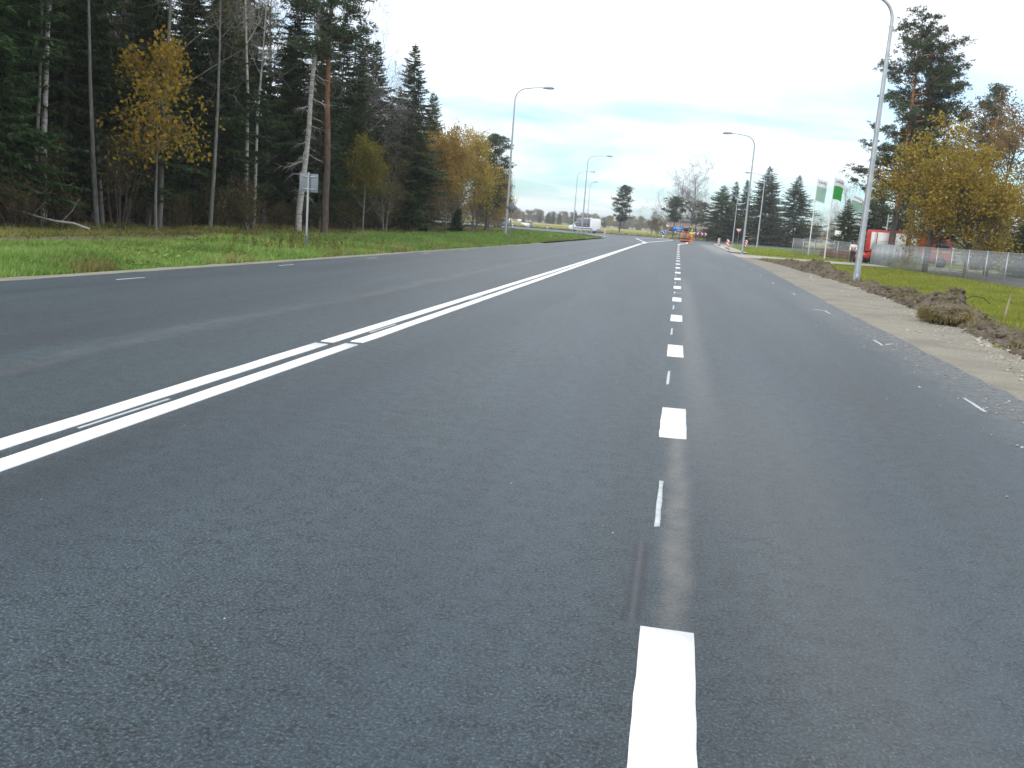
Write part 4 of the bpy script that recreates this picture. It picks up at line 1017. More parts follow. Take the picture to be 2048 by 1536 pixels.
# ------------------------------------------------------------------ street lamps
def lamp(label, x, y, H, arm, side, r0=.10, name='street_lamp'):
    t = thing(name, label, 'street lamp', (x, y, float(ground_h(x, y))), 0, 'street lamps along the roads')
    b = MB(); b.tube([(0, 0, -.3), (0, 0, .55)], r0 * 1.06, 16); b.obj('base_sleeve', M['lampgrey'], t, True); MB().box(-.05, .05, -r0 * 1.10 - .004, -r0 * .95, .14, .45).obj('service_door', M['lampgrey'], t)
    a = np.linspace(0, math.pi / 2 - .05, 9); rb = .85
    P = [(0, 0, z) for z in np.linspace(.5, H - rb, 8)] + [(side * rb * (1 - math.cos(q)), 0, H - rb + rb * math.sin(q)) for q in a[1:]]
    e = P[-1]; rr = list(np.linspace(r0, r0 * .52, 8)) + list(np.linspace(r0 * .5, r0 * .38, 8))
    MB().tube(P, rr, 14).obj('pole', M['galv'], t, True)
    MB().tube([e, (side * (arm * .5), 0, H + .06), (side * (arm - .45), 0, H + .12)], [r0 * .38, r0 * .34, r0 * .3], 10).obj('arm', M['galv'], t, True)
    h = MB(); s = side
    h.prism([(s * (arm - .55), H + .06), (s * (arm - .35), H + .04), (s * (arm + .28), H + .05), (s * (arm + .32), H + .12), (s * (arm + .1), H + .20), (s * (arm - .4), H + .19)], -.13, .13)
    ho = h.obj('lamp_head', M['lampgrey'], t, bevel=.025)
    MB().box(s * arm - .25, s * arm + .2, -.10, .10, H + .015, H + .048).obj('lens', M['offwhite'], ho)
    return t
lamp('near left street lamp on the verge, its arm reaching right over the road', -12.63, 68.4, 10.7, 2.5, 1)
lamp('second left street lamp, tallest of the three in front of the van', -12.75, 125, 10.4, 2.9, 1)
lamp('third left street lamp, standing left of the second before the van', -17.3, 155, 9.9, 2.6, 1, .09)
lamp('farthest left street lamp, thin, seen behind the two others by the van', -18.3, 188, 9.8, 1.2, 1, .08)
lamp('big near right street lamp rising from the soil bank', 6.95, 37.9, 10.62, 2.5, -1, .125)
lamp('second right street lamp, curved arm to the left, at the drive corner', 5.35, 80, 9.6, 2.35, -1, .10)
lamp('third right street lamp, in front of the tallest wide spruce', 10.2, 126, 9.5, 2.3, -1, .10)
lamp('farthest right street lamp among the leftmost wide spruces', 9.3, 166, 8.2, 1.5, -1, .09)

# ------------------------------------------------------------------ road signs
t = thing('square_sign', 'grey back of a square road sign on a post in the left verge', 'road sign', (-12.24, 29.7, float(ground_h(-12.24, 29.7))), R_(3))
MB().tube([(0, 0, -.3), (0, 0, .45)], .050, 12).obj('post_sleeve', M['steeldark'], t, True)
MB().tube([(0, 0, .4), (0, 0, 2.52)], .036, 12).obj('post', M['galv'], t, True)
p = MB().box(-.32, .32, .045, .062, 1.88, 2.48).obj('sign_plate', M['signback'], t, bevel=.008)
for z in (1.98, 2.38): MB().box(-.24, .24, .034, .046, z - .02, z + .02).obj('bracket', M['galv'], p)
t = thing('diamond_sign', 'grey back of a diamond road sign beside the near left street lamp', 'road sign', (-9.82, 54.6, float(ground_h(-9.82, 54.6))))
MB().tube([(0, 0, -.3), (0, 0, 2.3)], .03, 10).obj('post', M['steeldark'], t, True)
MB().prism([(0, 1.82), (.335, 2.155), (0, 2.49), (-.335, 2.155)], .035, .05).obj('sign_plate', M['signback'], t)
t = thing('large_sign', 'large grey sign back on two posts in front of the white van', 'road sign', (-15.2, 150, -.03))
for x in (-.75, .6): MB().tube([(x, 0, -.3), (x, 0, 2.3)], .045, 8).obj('post', M['galv'], t, True)
MB().box(-1.1, 1.1, .05, .08, 1.05, 2.42).obj('sign_board', M['signback'], t)
for z in (1.3, 1.7, 2.1): MB().box(-1.06, 1.06, .03, .049, z, z + .05).obj('rail', M['galv'], t)
t = thing('triangle_sign', 'grey back of a triangular road sign in front of the van rear', 'road sign', (-12.3, 134, -.03))
MB().tube([(0, 0, -.2), (0, 0, .8)], .05, 8).obj('post', M['galv'], t, True)
MB().prism([(-.36, .28), (.36, .28), (0, 1.0)], .05, .07).obj('sign_plate', M['signback'], t)
t = thing('octagon_sign', 'grey back of an eight-sided sign just right of the triangular sign', 'road sign', (-11.75, 139, -.03))
MB().tube([(0, 0, -.2), (0, 0, .7)], .04, 8).obj('post', M['galv'], t, True)
MB().prism([(.36 * math.cos(R_(22.5 + 45 * i)), .62 + .33 * math.sin(R_(22.5 + 45 * i))) for i in range(8)], .05, .07).obj('sign_plate', M['signback'], t)
def giveway(label, x, y, h):
    t = thing('give_way_sign', label, 'road sign', (x, y, -.03), 0, 'give way signs')
    MB().tube([(0, 0, -.2), (0, 0, h)], .04, 8).obj('post', M['steeldark'], t, True)
    MB().prism([(-.46, h + .02), (.46, h + .02), (0, h - .78)], -.06, -.045).obj('border', M['red'], t)
    MB().prism([(-.36, h - .04), (.36, h - .04), (0, h - .66)], -.072, -.062).obj('sign_face', M['offwhite'], t)
giveway('give way triangle beside the blue round arrow sign', -1.95, 162, 2.45)
giveway('give way triangle behind the second right street lamp', 9.15, 150, 2.55)
# island bollard with keep right arrow
t = thing('keep_right_sign', 'blue round arrow sign on a striped bollard on the traffic island', 'road sign', (-2.3, 146, 0))
MB().box(-.17, .17, -.05, .05, -.05, .85).obj('bollard', M['blackwhite'], t)
d = MB().prism([(.31 * math.cos(i * .3142), 1.12 + .31 * math.sin(i * .3142)) for i in range(20)], -.07, -.05).obj('disc', M['blue'], t)
MB().prism([(-.20, 1.29), (-.15, 1.34), (.05, 1.10), (.13, 1.17), (.15, .94), (-.08, .97), (0, 1.05)], -.08, -.072).obj('arrow', M['white'], d)
# blue direction board
t = thing('direction_board', 'blue direction board with white lines left of the marking machine', 'road sign', (-.1, 186, -.03))
for x in (-.7, .7): MB().tube([(x, 0, -.2), (x, 0, 1.6)], .04, 8).obj('post', M['steeldark'], t, True)
b = MB().box(-1.1, 1.1, -.06, -.04, 1.45, 2.3).obj('board', M['blue'], t)
for x0, x1, z in ((-.95, -.72, 2.06), (-.5, .55, 2.06), (-.35, .5, 1.66), (.62, .85, 1.66)):
    MB().box(x0, x1, -.07, -.062, z - .05, z + .05).obj('white_text_line', M['white'], b)
MB().box(-.72, -.45, -.06, -.04, 1.15, 1.38).obj('small_plate', M['white'], t)
# chevron board
t = thing('chevron_board', 'red and white chevron board right of the worker beyond the junction', 'road sign', (3.9, 178, -.03))
for x in (-1.0, 1.0): MB().tube([(x, .02, -.2), (x, .02, 1.4)], .04, 8).obj('post', M['steeldark'], t, True)
b = MB().box(-1.35, 1.35, -.05, -.03, .98, 1.55).obj('board', simple('chevron_red', (.30, .03, .08), .5), t)
for cx, s in ((-1.02, -1), (-.36, -1), (.36, 1), (1.02, 1)):
    MB().prism([(cx - s * .20, 1.53), (cx + s * .02, 1.53), (cx + s * .24, 1.265), (cx + s * .02, 1.0), (cx - s * .20, 1.0), (cx + s * .03, 1.265)], -.062, -.052).obj('chevron', M['white'], b)
# barrier boards
def barrier(label, x, y, h, mat, rz=0, tilt=0.0):
    t = thing('barrier_board', label, 'barrier', (x, y, .02), rz, 'barrier boards at the junction')
    t.rotation_euler = (0, tilt, rz)
    MB().box(-.14, .14, -.02, .02, .12, h).obj('board', M[mat], t, bevel=.02)
    MB().box(-.28, .28, -.2, .2, 0, .10).obj('foot', M['black'], t, bevel=.02)
barrier('pale striped barrier board on the tip of the right corner island', 5.05, 121, .95, 'redwhite_pale', 0, .05)
barrier('red and white barrier board, nearest on the right corner island', 4.95, 97, 1.0, 'redwhite', 0, .05)
barrier('red and white barrier board on the grass beyond the second right lamp', 8.3, 119, 1.0, 'redwhite', .2, .06)
barrier('pale striped barrier board on the tip of the left verge', -9.45, 122, .95, 'redwhite_pale')
for lb, x, y in (('white marker post by the crossing road, left one beside the white stand', -28.9, 163, ), ('white marker post by the crossing road, midway between stand and van', -24.0, 172)):
    t = thing('marker_post', lb, 'marker post', (x, y, -.03), 0, 'white marker posts')
    MB().prism([(-.07, -.1), (.07, -.1), (.06, .95), (-.06, 1.02)], -.04, .04).obj('post', M['white'], t)
    MB().box(-.063, .063, -.046, .046, .68, .86).obj('black_band', M['black'], t)

# ------------------------------------------------------------------ white van
def wheel(parent, x, y, r, w):
    a = [2 * math.pi * i / 20 for i in range(20)]
    ty = MB().prism([(x + r * math.cos(q), r + r * math.sin(q)) for q in a], y - w / 2, y + w / 2).obj('wheel', M['black'], parent)
    for sgn in (-1, 1):
        MB().prism([(x + .55 * r * math.cos(q), r + .55 * r * math.sin(q)) for q in a], y + sgn * (w / 2 + .004), y + sgn * (w / 2 + .016)).obj('rim', M['midgrey'], ty)
van = thing('white_van', 'white high-roof panel van on the crossing road behind the lamps', 'van', (-16.7, 168, 0), R_(6))
bd = MB(); prof_v = [(-2.85, .45), (-2.86, .95), (-2.6, 1.12), (-2.05, 1.24), (-1.45, 1.95), (-1.15, 2.42), (-.6, 2.56), (2.6, 2.56), (2.78, 2.45), (2.85, 1.4), (2.84, .45), (2.3, .38), (-2.3, .38)]
bd.prism(prof_v, -1.0, 1.0); bo = bd.obj('body', M['white'], van, bevel=.07)
for s in (-1, 1):
    MB().prism([(-1.78, 1.28), (-1.36, 1.86), (-.75, 1.86), (-.75, 1.28)], s * 1.004, s * 1.016).obj('side_window', M['glass'], bo)
    MB().box(-1.9, 1.35, s * 1.03 - .02, s * 1.03 + .02, .66, .78).obj('rub_strip', M['darkgrey'], bo)
    MB().box(.45, .47, s * 1.006 - .004, s * 1.006 + .004, .6, 2.3).obj('door_seam', M['midgrey'], bo)
    for x in (-1.95, 1.75): wheel(van, x, s * .86, .36, .24)
V = MB().add([(-2.02, -.86, 1.30), (-2.02, .86, 1.30), (-1.49, .82, 1.94), (-1.49, -.82, 1.94)], [(0, 1, 2, 3)]); V.v[0] += np.array([-.02, 0, .02]); V.obj('windscreen', M['glass'], bo)
for s in (-1, 1):
    MB().box(-2.88, -2.62, s * .82 - .14, s * .82 + .14, .86, 1.02).obj('headlight', M['offwhite'], van)
    MB().box(2.82, 2.875, s * .9 - .06, s * .9 + .06, .9, 1.4).obj('tail_light', M['red'], van)
    MB().box(-1.78, -1.62, s * 1.13 - .09, s * 1.13 + .09, 1.30, 1.55).obj('mirror', M['darkgrey'], van)

# ------------------------------------------------------------------ parked car behind the golden trees
car = thing('parked_car', 'grey car half hidden behind the last golden tree at the crossing road', 'car', (-27.0, 139, 0), R_(62))
bo = MB().prism([(-2.1, .35), (-2.15, .72), (-1.9, .86), (-1.0, .95), (-.45, 1.42), (.9, 1.45), (1.7, 1.0), (2.1, .92), (2.15, .4), (1.6, .28), (-1.6, .28)], -.85, .85).obj('body', simple('car_grey', (.30, .32, .35), .3, .4, .05), car, bevel=.08)
for s in (-1, 1):
    MB().prism([(-.85, .98), (-.38, 1.36), (.85, 1.38), (1.4, 1.0)], s * .852, s * .862).obj('side_window', M['glass'], bo)
    for x in (-1.35, 1.35): wheel(car, x, s * .74, .31, .2)
MB().add([(-.98, -.72, .98), (-.98, .72, .98), (-.50, .66, 1.40), (-.50, -.66, 1.40)], [(0, 1, 2, 3)]).obj('windscreen', M['glass'], bo)

# ------------------------------------------------------------------ road marking machine seen from behind
mm = thing('marking_machine', 'orange road marking machine with beacons and canopy at the junction', 'marking machine', (1.0, 139, 0), 0)
MB().box(-.68, .5, -.2, 2.4, .45, 1.25).obj('body', M['orange'], mm, bevel=.05)
MB().box(-.36, .14, -.26, -.205, .5, 1.35).obj('rear_panel', M['midgrey'], mm, bevel=.02)
MB().box(-.66, .72, -.35, 0, .34, .52).obj('rear_bumper', M['black'], mm, bevel=.02)
MB().box(-.66, .50, -.40, -.355, .16, .33).obj('warning_board', M['orangered'], mm, bevel=.01)
MB().box(-.62, .62, -.20, .2, .02, .2).obj('paint_box', M['darkgrey'], mm)
for x in (-.52, .45):
    for yy in (-.05, 1.8): MB().tube([(x, yy, 1.2), (x, yy, 2.42)], .03, 8).obj('canopy_post', M['darkgrey'], mm, True)
MB().box(-.64, .56, -.25, 2.0, 2.42, 2.50).obj('canopy', simple('canopy_brown', (.36, .20, .12), .6), mm, bevel=.03)
MB().box(-.28, .22, .35, .8, 1.25, 1.42).obj('seat', M['black'], mm, bevel=.05)
MB().box(-.28, .22, .3, .4, 1.42, 1.95).obj('seat_back', M['black'], mm, bevel=.04)
MB().box(-.62, .52, 1.3, 2.3, 1.24, 1.55).obj('engine_cover', M['orange'], mm, bevel=.05)
MB().box(-.30, .12, -.22, -.1, 1.4, 1.52).obj('tail_panel', M['red'], mm, bevel=.02)
for x, z in ((-.58, .98), (.62, 2.16)):
    MB().tube([(x, -.22, z), (x, -.22, z + .10), (x, -.22, z + .2)], [.10, .11, .07], 12).obj('beacon', M['yellow'], mm, True)
MB().tube([(.62, -.2, 1.3), (.62, -.2, 2.18)], .025, 8).obj('beacon_post', M['darkgrey'], mm, True)
MB().box(.42, .62, -.25, .3, 1.3, 1.5).obj('control_box', M['blue'], mm, bevel=.02)
for x in (-.56, .40):
    for yy in (.15, 1.9):
        MB().prism([(yy + .30 * math.cos(q), .30 + .30 * math.sin(q)) for q in np.linspace(0, 6.283, 18, endpoint=False)], x - .1, x + .1, 'x').obj('wheel', M['black'], mm)

# ------------------------------------------------------------------ people
def skin_mesh(name, verts, edges, radii, mat, parent, root=0, sub=1):
    me = bpy.data.meshes.new(name); me.from_pydata(verts, edges, [])
    o = bpy.data.objects.new(name, me); col.objects.link(o)
    o.modifiers.new('skin', 'SKIN'); sm = o.modifiers.new('sub', 'SUBSURF'); sm.levels = sub; sm.render_levels = sub
    for i, r in enumerate(radii):
        me.skin_vertices[0].data[i].radius = (r, r) if np.isscalar(r) else r
        me.skin_vertices[0].data[i].use_root = (i == root)
    dg = bpy.context.evaluated_depsgraph_get()
    m2 = bpy.data.meshes.new_from_object(o.evaluated_get(dg))
    bpy.data.objects.remove(o); bpy.data.meshes.remove(me)
    m2.name = name; m2.materials.clear(); m2.materials.append(mat)
    m2.polygons.foreach_set('use_smooth', np.ones(len(m2.polygons), bool))
    return link(name, m2, parent)
def person(label, x, y, rz, top, legs, boots, cap, pose, sleeve=True, z=0):
    """pose: dict of joints (metres, z up, facing +y); a continuous body plus clothing shells"""
    t = thing('person', label, 'person', (x, y, z), rz)
    J = pose
    order = ['pel', 'bel', 'che', 'nec', 'hea', 'top', 'shL', 'elL', 'wrL', 'haL', 'shR', 'elR', 'wrR', 'haR', 'hiL', 'knL', 'anL', 'toL', 'hiR', 'knR', 'anR', 'toR']
    rad = dict(pel=(.15, .11), bel=(.14, .10), che=(.17, .11), nec=.058, hea=(.085, .10), top=(.075, .085), shL=.065, elL=.045, wrL=.032, haL=.036, shR=.065, elR=.045, wrR=.032, haR=.036, hiL=.09, knL=.06, anL=.042, toL=.04, hiR=.09, knR=.06, anR=.042, toR=.04)
    ix = {k: i for i, k in enumerate(order)}
    ed = [('pel', 'bel'), ('bel', 'che'), ('che', 'nec'), ('nec', 'hea'), ('hea', 'top'), ('che', 'shL'), ('shL', 'elL'), ('elL', 'wrL'), ('wrL', 'haL'), ('che', 'shR'), ('shR', 'elR'), ('elR', 'wrR'), ('wrR', 'haR'), ('pel', 'hiL'), ('hiL', 'knL'), ('knL', 'anL'), ('anL', 'toL'), ('pel', 'hiR'), ('hiR', 'knR'), ('knR', 'anR'), ('anR', 'toR')]
    V = [J[k] for k in order]; E_ = [(ix[a], ix[b]) for a, b in ed]; Rr = [rad[k] for k in order]
    for s in 'LR':                         # fingers: five short chains fanning out of each hand
        h = np.array(J['ha' + s]); w = np.array(J['wr' + s]); f = (h - w) / np.linalg.norm(h - w)
        sd = np.cross(f, [0, 1, .2]); sd /= np.linalg.norm(sd)
        for q, ln in ((-.030, .07), (-.010, .085), (.010, .08), (.030, .06), (-.05, .045)):
            i0 = len(V); k = .02 if abs(q) < .04 else -.03
            V += [tuple(h + f * k + sd * q), tuple(h + f * (k + ln * .6) + sd * q * 1.2 + np.array([0, .012, 0])), tuple(h + f * (k + ln) + sd * q * 1.2 + np.array([0, .03, 0]))]
            E_ += [(ix['ha' + s], i0), (i0, i0 + 1), (i0 + 1, i0 + 2)]; Rr += [.010, .009, .007]
    skin_mesh('body', V, E_, Rr, M['skin'], t)
    def shell(name, keys, edges, grow, mat):
        k2 = {k: i for i, k in enumerate(keys)}
        r2 = [tuple(np.array(rad[k]) + grow) if not np.isscalar(rad[k]) else rad[k] + grow for k in keys]
        skin_mesh(name, [J[k] for k in keys], [(k2[a], k2[b]) for a, b in edges], r2, mat, t)
    e1 = ['bel', 'che', 'shL', 'elL', 'shR', 'elR'] + (['wrL', 'wrR'] if sleeve else [])
    shell('jacket', e1, [(a, b) for a, b in ed if a in e1 and b in e1], .035, M[top])
    e2 = ['pel', 'hiL', 'knL', 'anL', 'hiR', 'knR', 'anR']
    shell('trousers', e2, [(a, b) for a, b in ed if a in e2 and b in e2], .028, M[legs])
    for s in 'LR':
        shell('boot', ['an' + s, 'to' + s], [('an' + s, 'to' + s)], .03, M[boots])
    hz = np.array(J['hea'])
    cm = MB(); a = np.linspace(0, math.pi * .5, 5)
    n = 14
    V = []; Q = []
    for i, q in enumerate(a):
        for j in range(n):
            an = 2 * math.pi * j / n; V.append((hz[0] + .108 * math.cos(q) * math.cos(an), hz[1] + .125 * math.cos(q) * math.sin(an), hz[2] + .045 + .115 * math.sin(q)))
    for i in range(4):
        for j in range(n): Q.append((i * n + j, i * n + (j + 1) % n, (i + 1) * n + (j + 1) % n, (i + 1) * n + j))
    cm.add(V, Q); cm.box(hz[0] - .07, hz[0] + .07, hz[1] + .10, hz[1] + .19, hz[2] + .04, hz[2] + .055)
    cm.obj('helmet' if cap == 'hivis' else 'cap', M[cap], t, True)
    # face
    for s in (-1, 1): MB().box(hz[0] + s * .035 - .012, hz[0] + s * .035 + .012, hz[1] + .098, hz[1] + .108, hz[2] - .005, hz[2] + .008).obj('eye', M['darkgrey'], t)
    MB().prism([(hz[1] + .095, hz[2]), (hz[1] + .13, hz[2] - .04), (hz[1] + .095, hz[2] - .045)], hz[0] - .013, hz[0] + .013, 'x').obj('nose', M['skin'], t)
    MB().box(hz[0] - .025, hz[0] + .025, hz[1] + .09, hz[1] + .103, hz[2] - .072, hz[2] - .064).obj('mouth', M['brickred'], t)
    return t
def pose_stand(step=.12, arms=.1, lean=0.0, bend=.0):
    return dict(pel=(0, 0, .96), bel=(0, lean * .3, 1.12), che=(0, lean, 1.36), nec=(0, lean * 1.25, 1.52), hea=(0, lean * 1.4 + .02, 1.63), top=(0, lean * 1.4 + .02, 1.74),
                shL=(-.19, lean, 1.40), elL=(-.26, lean - .05 + arms, 1.13), wrL=(-.20, lean + .10 + arms, .98 + bend), haL=(-.18, lean + .16 + arms, .93 + bend),
                shR=(.19, lean, 1.40), elR=(.27, lean - .05 + arms, 1.13), wrR=(.22, lean + .12 + arms, .98 + bend), haR=(.20, lean + .18 + arms, .93 + bend),
                hiL=(-.10, 0, .90), knL=(-.11, .04 + step, .50), anL=(-.11, step, .09), toL=(-.12, step + .16, .045),
                hiR=(.10, 0, .90), knR=(.11, .06 - step * .4, .50), anR=(.11, -step, .10), toR=(.12, -step + .15, .045))
p_w = person('worker in orange and yellow high visibility clothes behind the marking machine', 1.62, 121.5, 0, 'hivis', 'hiorange', 'hivis', 'hivis', pose_stand(.2, .12, .05, .2))
col_ = MB().tube([(0, .07, 1.44), (0, .075, 1.52), (0, .08, 1.6)], [.13, .12, .115], 12).obj('orange_hood', M['hiorange'], p_w, True)
person('man in white shirt and dark trousers at the gate beside the right street lamp', 14.5, 82, R_(160), 'shirt', 'navy', 'black', 'darkgrey', pose_stand(.05, .05))
person('person in dark clothes and orange cap beside the small red machine', 15.95, 86, R_(150), 'navy', 'navy', 'black', 'hiorange', pose_stand(.05, .1, .08, .15))

# small red machine at the gate
rm = thing('small_red_machine', 'small red machine with dark wheels at the gate by the right street lamp', 'machine', (15.75, 83.6, 0), R_(20))
MB().prism([(-.8, .35), (-.75, .62), (-.2, .68), (.1, .95), (.7, .95), (.8, .4)], -.38, .38).obj('body', M['red'], rm, bevel=.04)
MB().box(-.1, .5, -.3, .3, .96, 1.06).obj('seat', M['black'], rm, bevel=.03)
MB().tube([(-.45, 0, .66), (-.6, 0, 1.05), (-.75, 0, 1.12)], .03, 8).obj('handle', M['darkgrey'], rm, True)
for x, r in ((-.55, .26), (.45, .32)):
    for s in (-1, 1): wheel(rm, x, s * .46, r, .16)

# ------------------------------------------------------------------ red truck with white panelled body
tk = thing('red_truck', 'red truck with white panelled body parked in the yard behind the oaks', 'truck', (19.5, 85.5, 0), R_(-14))
MB().box(-3.3, 3.35, -.45, .45, .62, .88).obj('chassis', M['darkgrey'], tk)
bx_ = MB().box(-3.3, 1.75, -1.15, 1.15, .92, 2.85).obj('box_body', M['red'], tk, bevel=.03)
for s in (-1, 1):
    x = -2.95
    for w in (.52, .95, .5, 1.0, .95):
        MB().box(x, x + w - .07, s * 1.165 - .018, s * 1.165 + .018, 1.18, 2.66).obj('white_panel', M['white'], bx_); x += w
    MB().box(-3.25, 1.7, s * 1.17 - .025, s * 1.17 + .025, .93, 1.12).obj('side_rail', M['red'], bx_)
for yy in (-.75, -.25, .25, .75): MB().box(-3.345, -3.305, yy - .04, yy + .04, .95, 2.8).obj('rear_rib', M['red'], bx_)
cb = MB().prism([(1.85, .55), (1.85, 2.55), (3.2, 2.55), (3.55, 1.55), (3.62, .55)], -1.1, 1.1).obj('cab', M['red'], tk, bevel=.06)
for s in (-1, 1): MB().prism([(2.2, 1.6), (2.2, 2.3), (3.1, 2.3), (3.35, 1.6)], s * 1.102, s * 1.114).obj('side_window', M['glass'], cb)
MB().add([(3.56, -.95, 1.6), (3.56, .95, 1.6), (3.25, .9, 2.48), (3.25, -.9, 2.48)], [(0, 1, 2, 3)]).obj('windscreen', M['glass'], cb)
MB().box(2.1, 2.9, -.9, .9, 2.56, 2.70).obj('light_bar', M['yellow'], cb, bevel=.03)
MB().box(1.95, 3.4, -1.125, -1.105, 1.32, 1.42).obj('yellow_stripe', M['yellow'], cb)
for x in (-2.2, -1.2, 2.75):
    for s in (-1, 1): wheel(tk, x, s * .98, .48, .3)

# stacks of red-brown blocks behind the left fence
for i, (x, y, h) in enumerate([(14.1, 92.5, .95), (15.3, 91.0, .9), (16.6, 89.6, .85)]):
    t = thing('block_pallet', ('leftmost', 'middle', 'rightmost')[i] + ' pallet stacked with red-brown blocks behind the wire fence', 'pallet', (x, y, 0), R_(-40), 'block pallets behind the fence')
    for yy in (-.45, 0, .45): MB().box(-.6, .6, yy - .05, yy + .05, 0, .1).obj('runner', M['wood'], t)
    MB().box(-.6, .6, -.5, .5, .1, .13).obj('deck', M['wood'], t)
    for lv in range(3):
        for a_ in range(3):
            o = MB().box(-.58 + a_ * .39, -.21 + a_ * .39, -.49, .49, .14 + lv * h * .28, .12 + (lv + 1) * h * .28).obj('block_pack', M['brickred'], t)
    MB().box(-.59, .59, -.5, .5, .145 + h * .84, .17 + h * .84).obj('top_board', simple('pale_board', (.55, .40, .24), .8), t)

# ------------------------------------------------------------------ wire fences
def mesh_panel(w, h, step=.055, r=.0033):
    mb = MB()
    xs_ = np.arange(0, w + .001, step); n = len(xs_)
    for x in xs_: mb.box(x - r, x + r, -r, r, .05, h)
    for z in np.concatenate([np.arange(.08, h, .2), [h]]): mb.box(0, w, r, 3 * r, z - r * 1.2, z + r * 1.2)
    return mb.mesh('wire_mesh', M['wire'])
pan = mesh_panel(2.5, 1.62)
post_me = MB().box(-.022, .022, -.018, .018, -.3, 1.70).mesh('fence_post', M['galv'])
rail_me = MB().tube([(0, 0, 1.66), (2.5, 0, 1.66)], .016, 6).mesh('top_rail', M['galv'])
def fence(label, pts, name='wire_fence'):
    t = thing(name, label, 'fence', (pts[0][0], pts[0][1], -.03))
    for (x0, y0), (x1, y1) in zip(pts[:-1], pts[1:]):
        L = math.hypot(x1 - x0, y1 - y0); n = max(1, round(L / 2.5)); a = math.atan2(y1 - y0, x1 - x0)
        for i in range(n + 1):
            px, py = x0 + (x1 - x0) * i / n - pts[0][0], y0 + (y1 - y0) * i / n - pts[0][1]
            o = link('fence_post', post_me, t); o.location = (px, py, 0); o.rotation_euler = (0, 0, a)
            if i < n:
                for nm, me in (('wire_mesh', pan), ('top_rail', rail_me)):
                    q = link(nm, me, t); q.location = (px, py, 0); q.rotation_euler = (0, 0, a); q.scale = (L / n / 2.5, 1, 1)
    return t
fence('long galvanised wire fence between the right meadow and the yard', [(16.0, 82), (15.15, 62), (16.2, 47), (16.5, 34)])
fence('wire fence section left of the gate in front of the flagpoles', [(11.3, 97), (13.6, 90.8), (15.0, 86.5)])
g = thing('fence_gate', 'open wire gate leaf slanting out from the fence end', 'gate', (15.9, 81.6, 0), R_(-66))
MB().tube([(0, 0, .1), (0, 0, 1.7)], .03, 8).obj('gate_post', M['galv'], g, True)
o = link('wire_mesh', pan, g); o.scale = (1.3, 1, .98)
fr = MB(); [fr.tube([(0, 0, z), (3.25, 0, z)], .022, 6) for z in (.08, 1.6)]; fr.tube([(3.25, 0, .08), (3.25, 0, 1.6)], .022, 6); fr.tube([(0, 0, .08), (3.25, 0, 1.6)], .014, 6); fr.obj('gate_frame', M['galv'], g, True)

# ------------------------------------------------------------------ flags, totem
def flag(label, x, y, H, w, hgt, mat2, seed, ang):
    t = thing('flagpole', label, 'flagpole', (x, y, -.03), 0, 'flagpoles by the gate')
    MB().tube([(0, 0, -.2), (0, 0, H * .5), (0, 0, H)], [.065, .05, .03], 12).obj('pole', M['white'], t, True)
    MB().tube([(0, 0, H), (0, 0, H + .05), (0, 0, H + .09)], [.03, .05, .02], 10).obj('finial', M['white'], t, True)
    rg = np.random.default_rng(seed); nu, nv = 14, 22
    u, v = np.meshgrid(np.linspace(0, 1, nu), np.linspace(0, 1, nv))
    wav = .10 * np.sin(u * 5 + v * 3.2 + seed) * u + .06 * np.sin(v * 9 + seed * 2 + u * 2) * u
    X_ = (u * w * (1 - .12 * v)) * math.cos(ang) - wav * math.sin(ang); Y_ = u * w * math.sin(ang) + wav * math.cos(ang)
    Z_ = H - .05 - v * hgt - .36 * u ** 1.4 * w - .05 * np.sin(u * 4 + seed)
    Vv = np.stack([X_.ravel() + .04, Y_.ravel(), Z_.ravel()], 1); ii = (np.arange(nv - 1)[:, None] * nu + np.arange(nu - 1)[None])
    cut = int(nv * .36)
    for nm, rows, mt in (('white_field', range(0, cut), 'flagwhite'), ('green_field', range(cut, nv - 2), mat2), ('white_hem', range(nv - 2, nv - 1), 'flagwhite')):
        r0, r1 = rows[0], rows[-1] + 2; q = (np.arange(r1 - r0 - 1)[:, None] * nu + np.arange(nu - 1)[None]).ravel(); used = MB().add(Vv[r0 * nu:r1 * nu], np.stack([q, q + 1, q + nu + 1, q + nu], 1))
        o = used.obj(nm, M[mt], t, True)
    lt = MB()                                # dark lettering strokes, too far to read
    for k in range(5):
        a0 = 2 + k * 2; r0 = int(cut * .42)
        P = [Vv[(r0 + q) * nu + a0 + s] + np.array([0, -.012, 0]) for q, s in ((0, 0), (0, 1), (2, 1), (2, 0))]
        lt.add(P, [(0, 1, 2, 3)])
    lt.obj('lettering', M['sap'], t)
flag('left flagpole with a white and pale green flag', 12.9, 97, 7.7, .95, 2.2, 'flagpale', 1, -.2)
flag('middle flagpole with a white and bright green flag', 13.3, 89, 7.3, .85, 1.9, 'flaggreen', 2, -.45)
flag('right flagpole with a grey-green flag partly behind the big street lamp', 21.4, 127, 7.8, 1.7, 2.0, 'flagpale', 3, .1)
t = thing('totem_sign', 'white upright totem sign with a green band near the flagpoles', 'sign', (20.0, 125, 0), R_(-35))
MB().box(-.45, .45, -.12, .12, .0, .5).obj('base', M['white'], t)
MB().box(-.45, .45, -.122, .122, .5, .9).obj('green_band', simple('totem_green', (.04, .28, .12), .5), t)
MB().box(-.45, .45, -.12, .12, .9, 3.6).obj('panel', M['white'], t, bevel=.02)
t = thing('flagpole', 'bare thin light pole behind the red truck', 'pole', (20.6, 100, 0))
MB().tube([(0, 0, -.2), (0, 0, 8)], [.08, .05], 10).obj('pole', M['galv'], t, True)

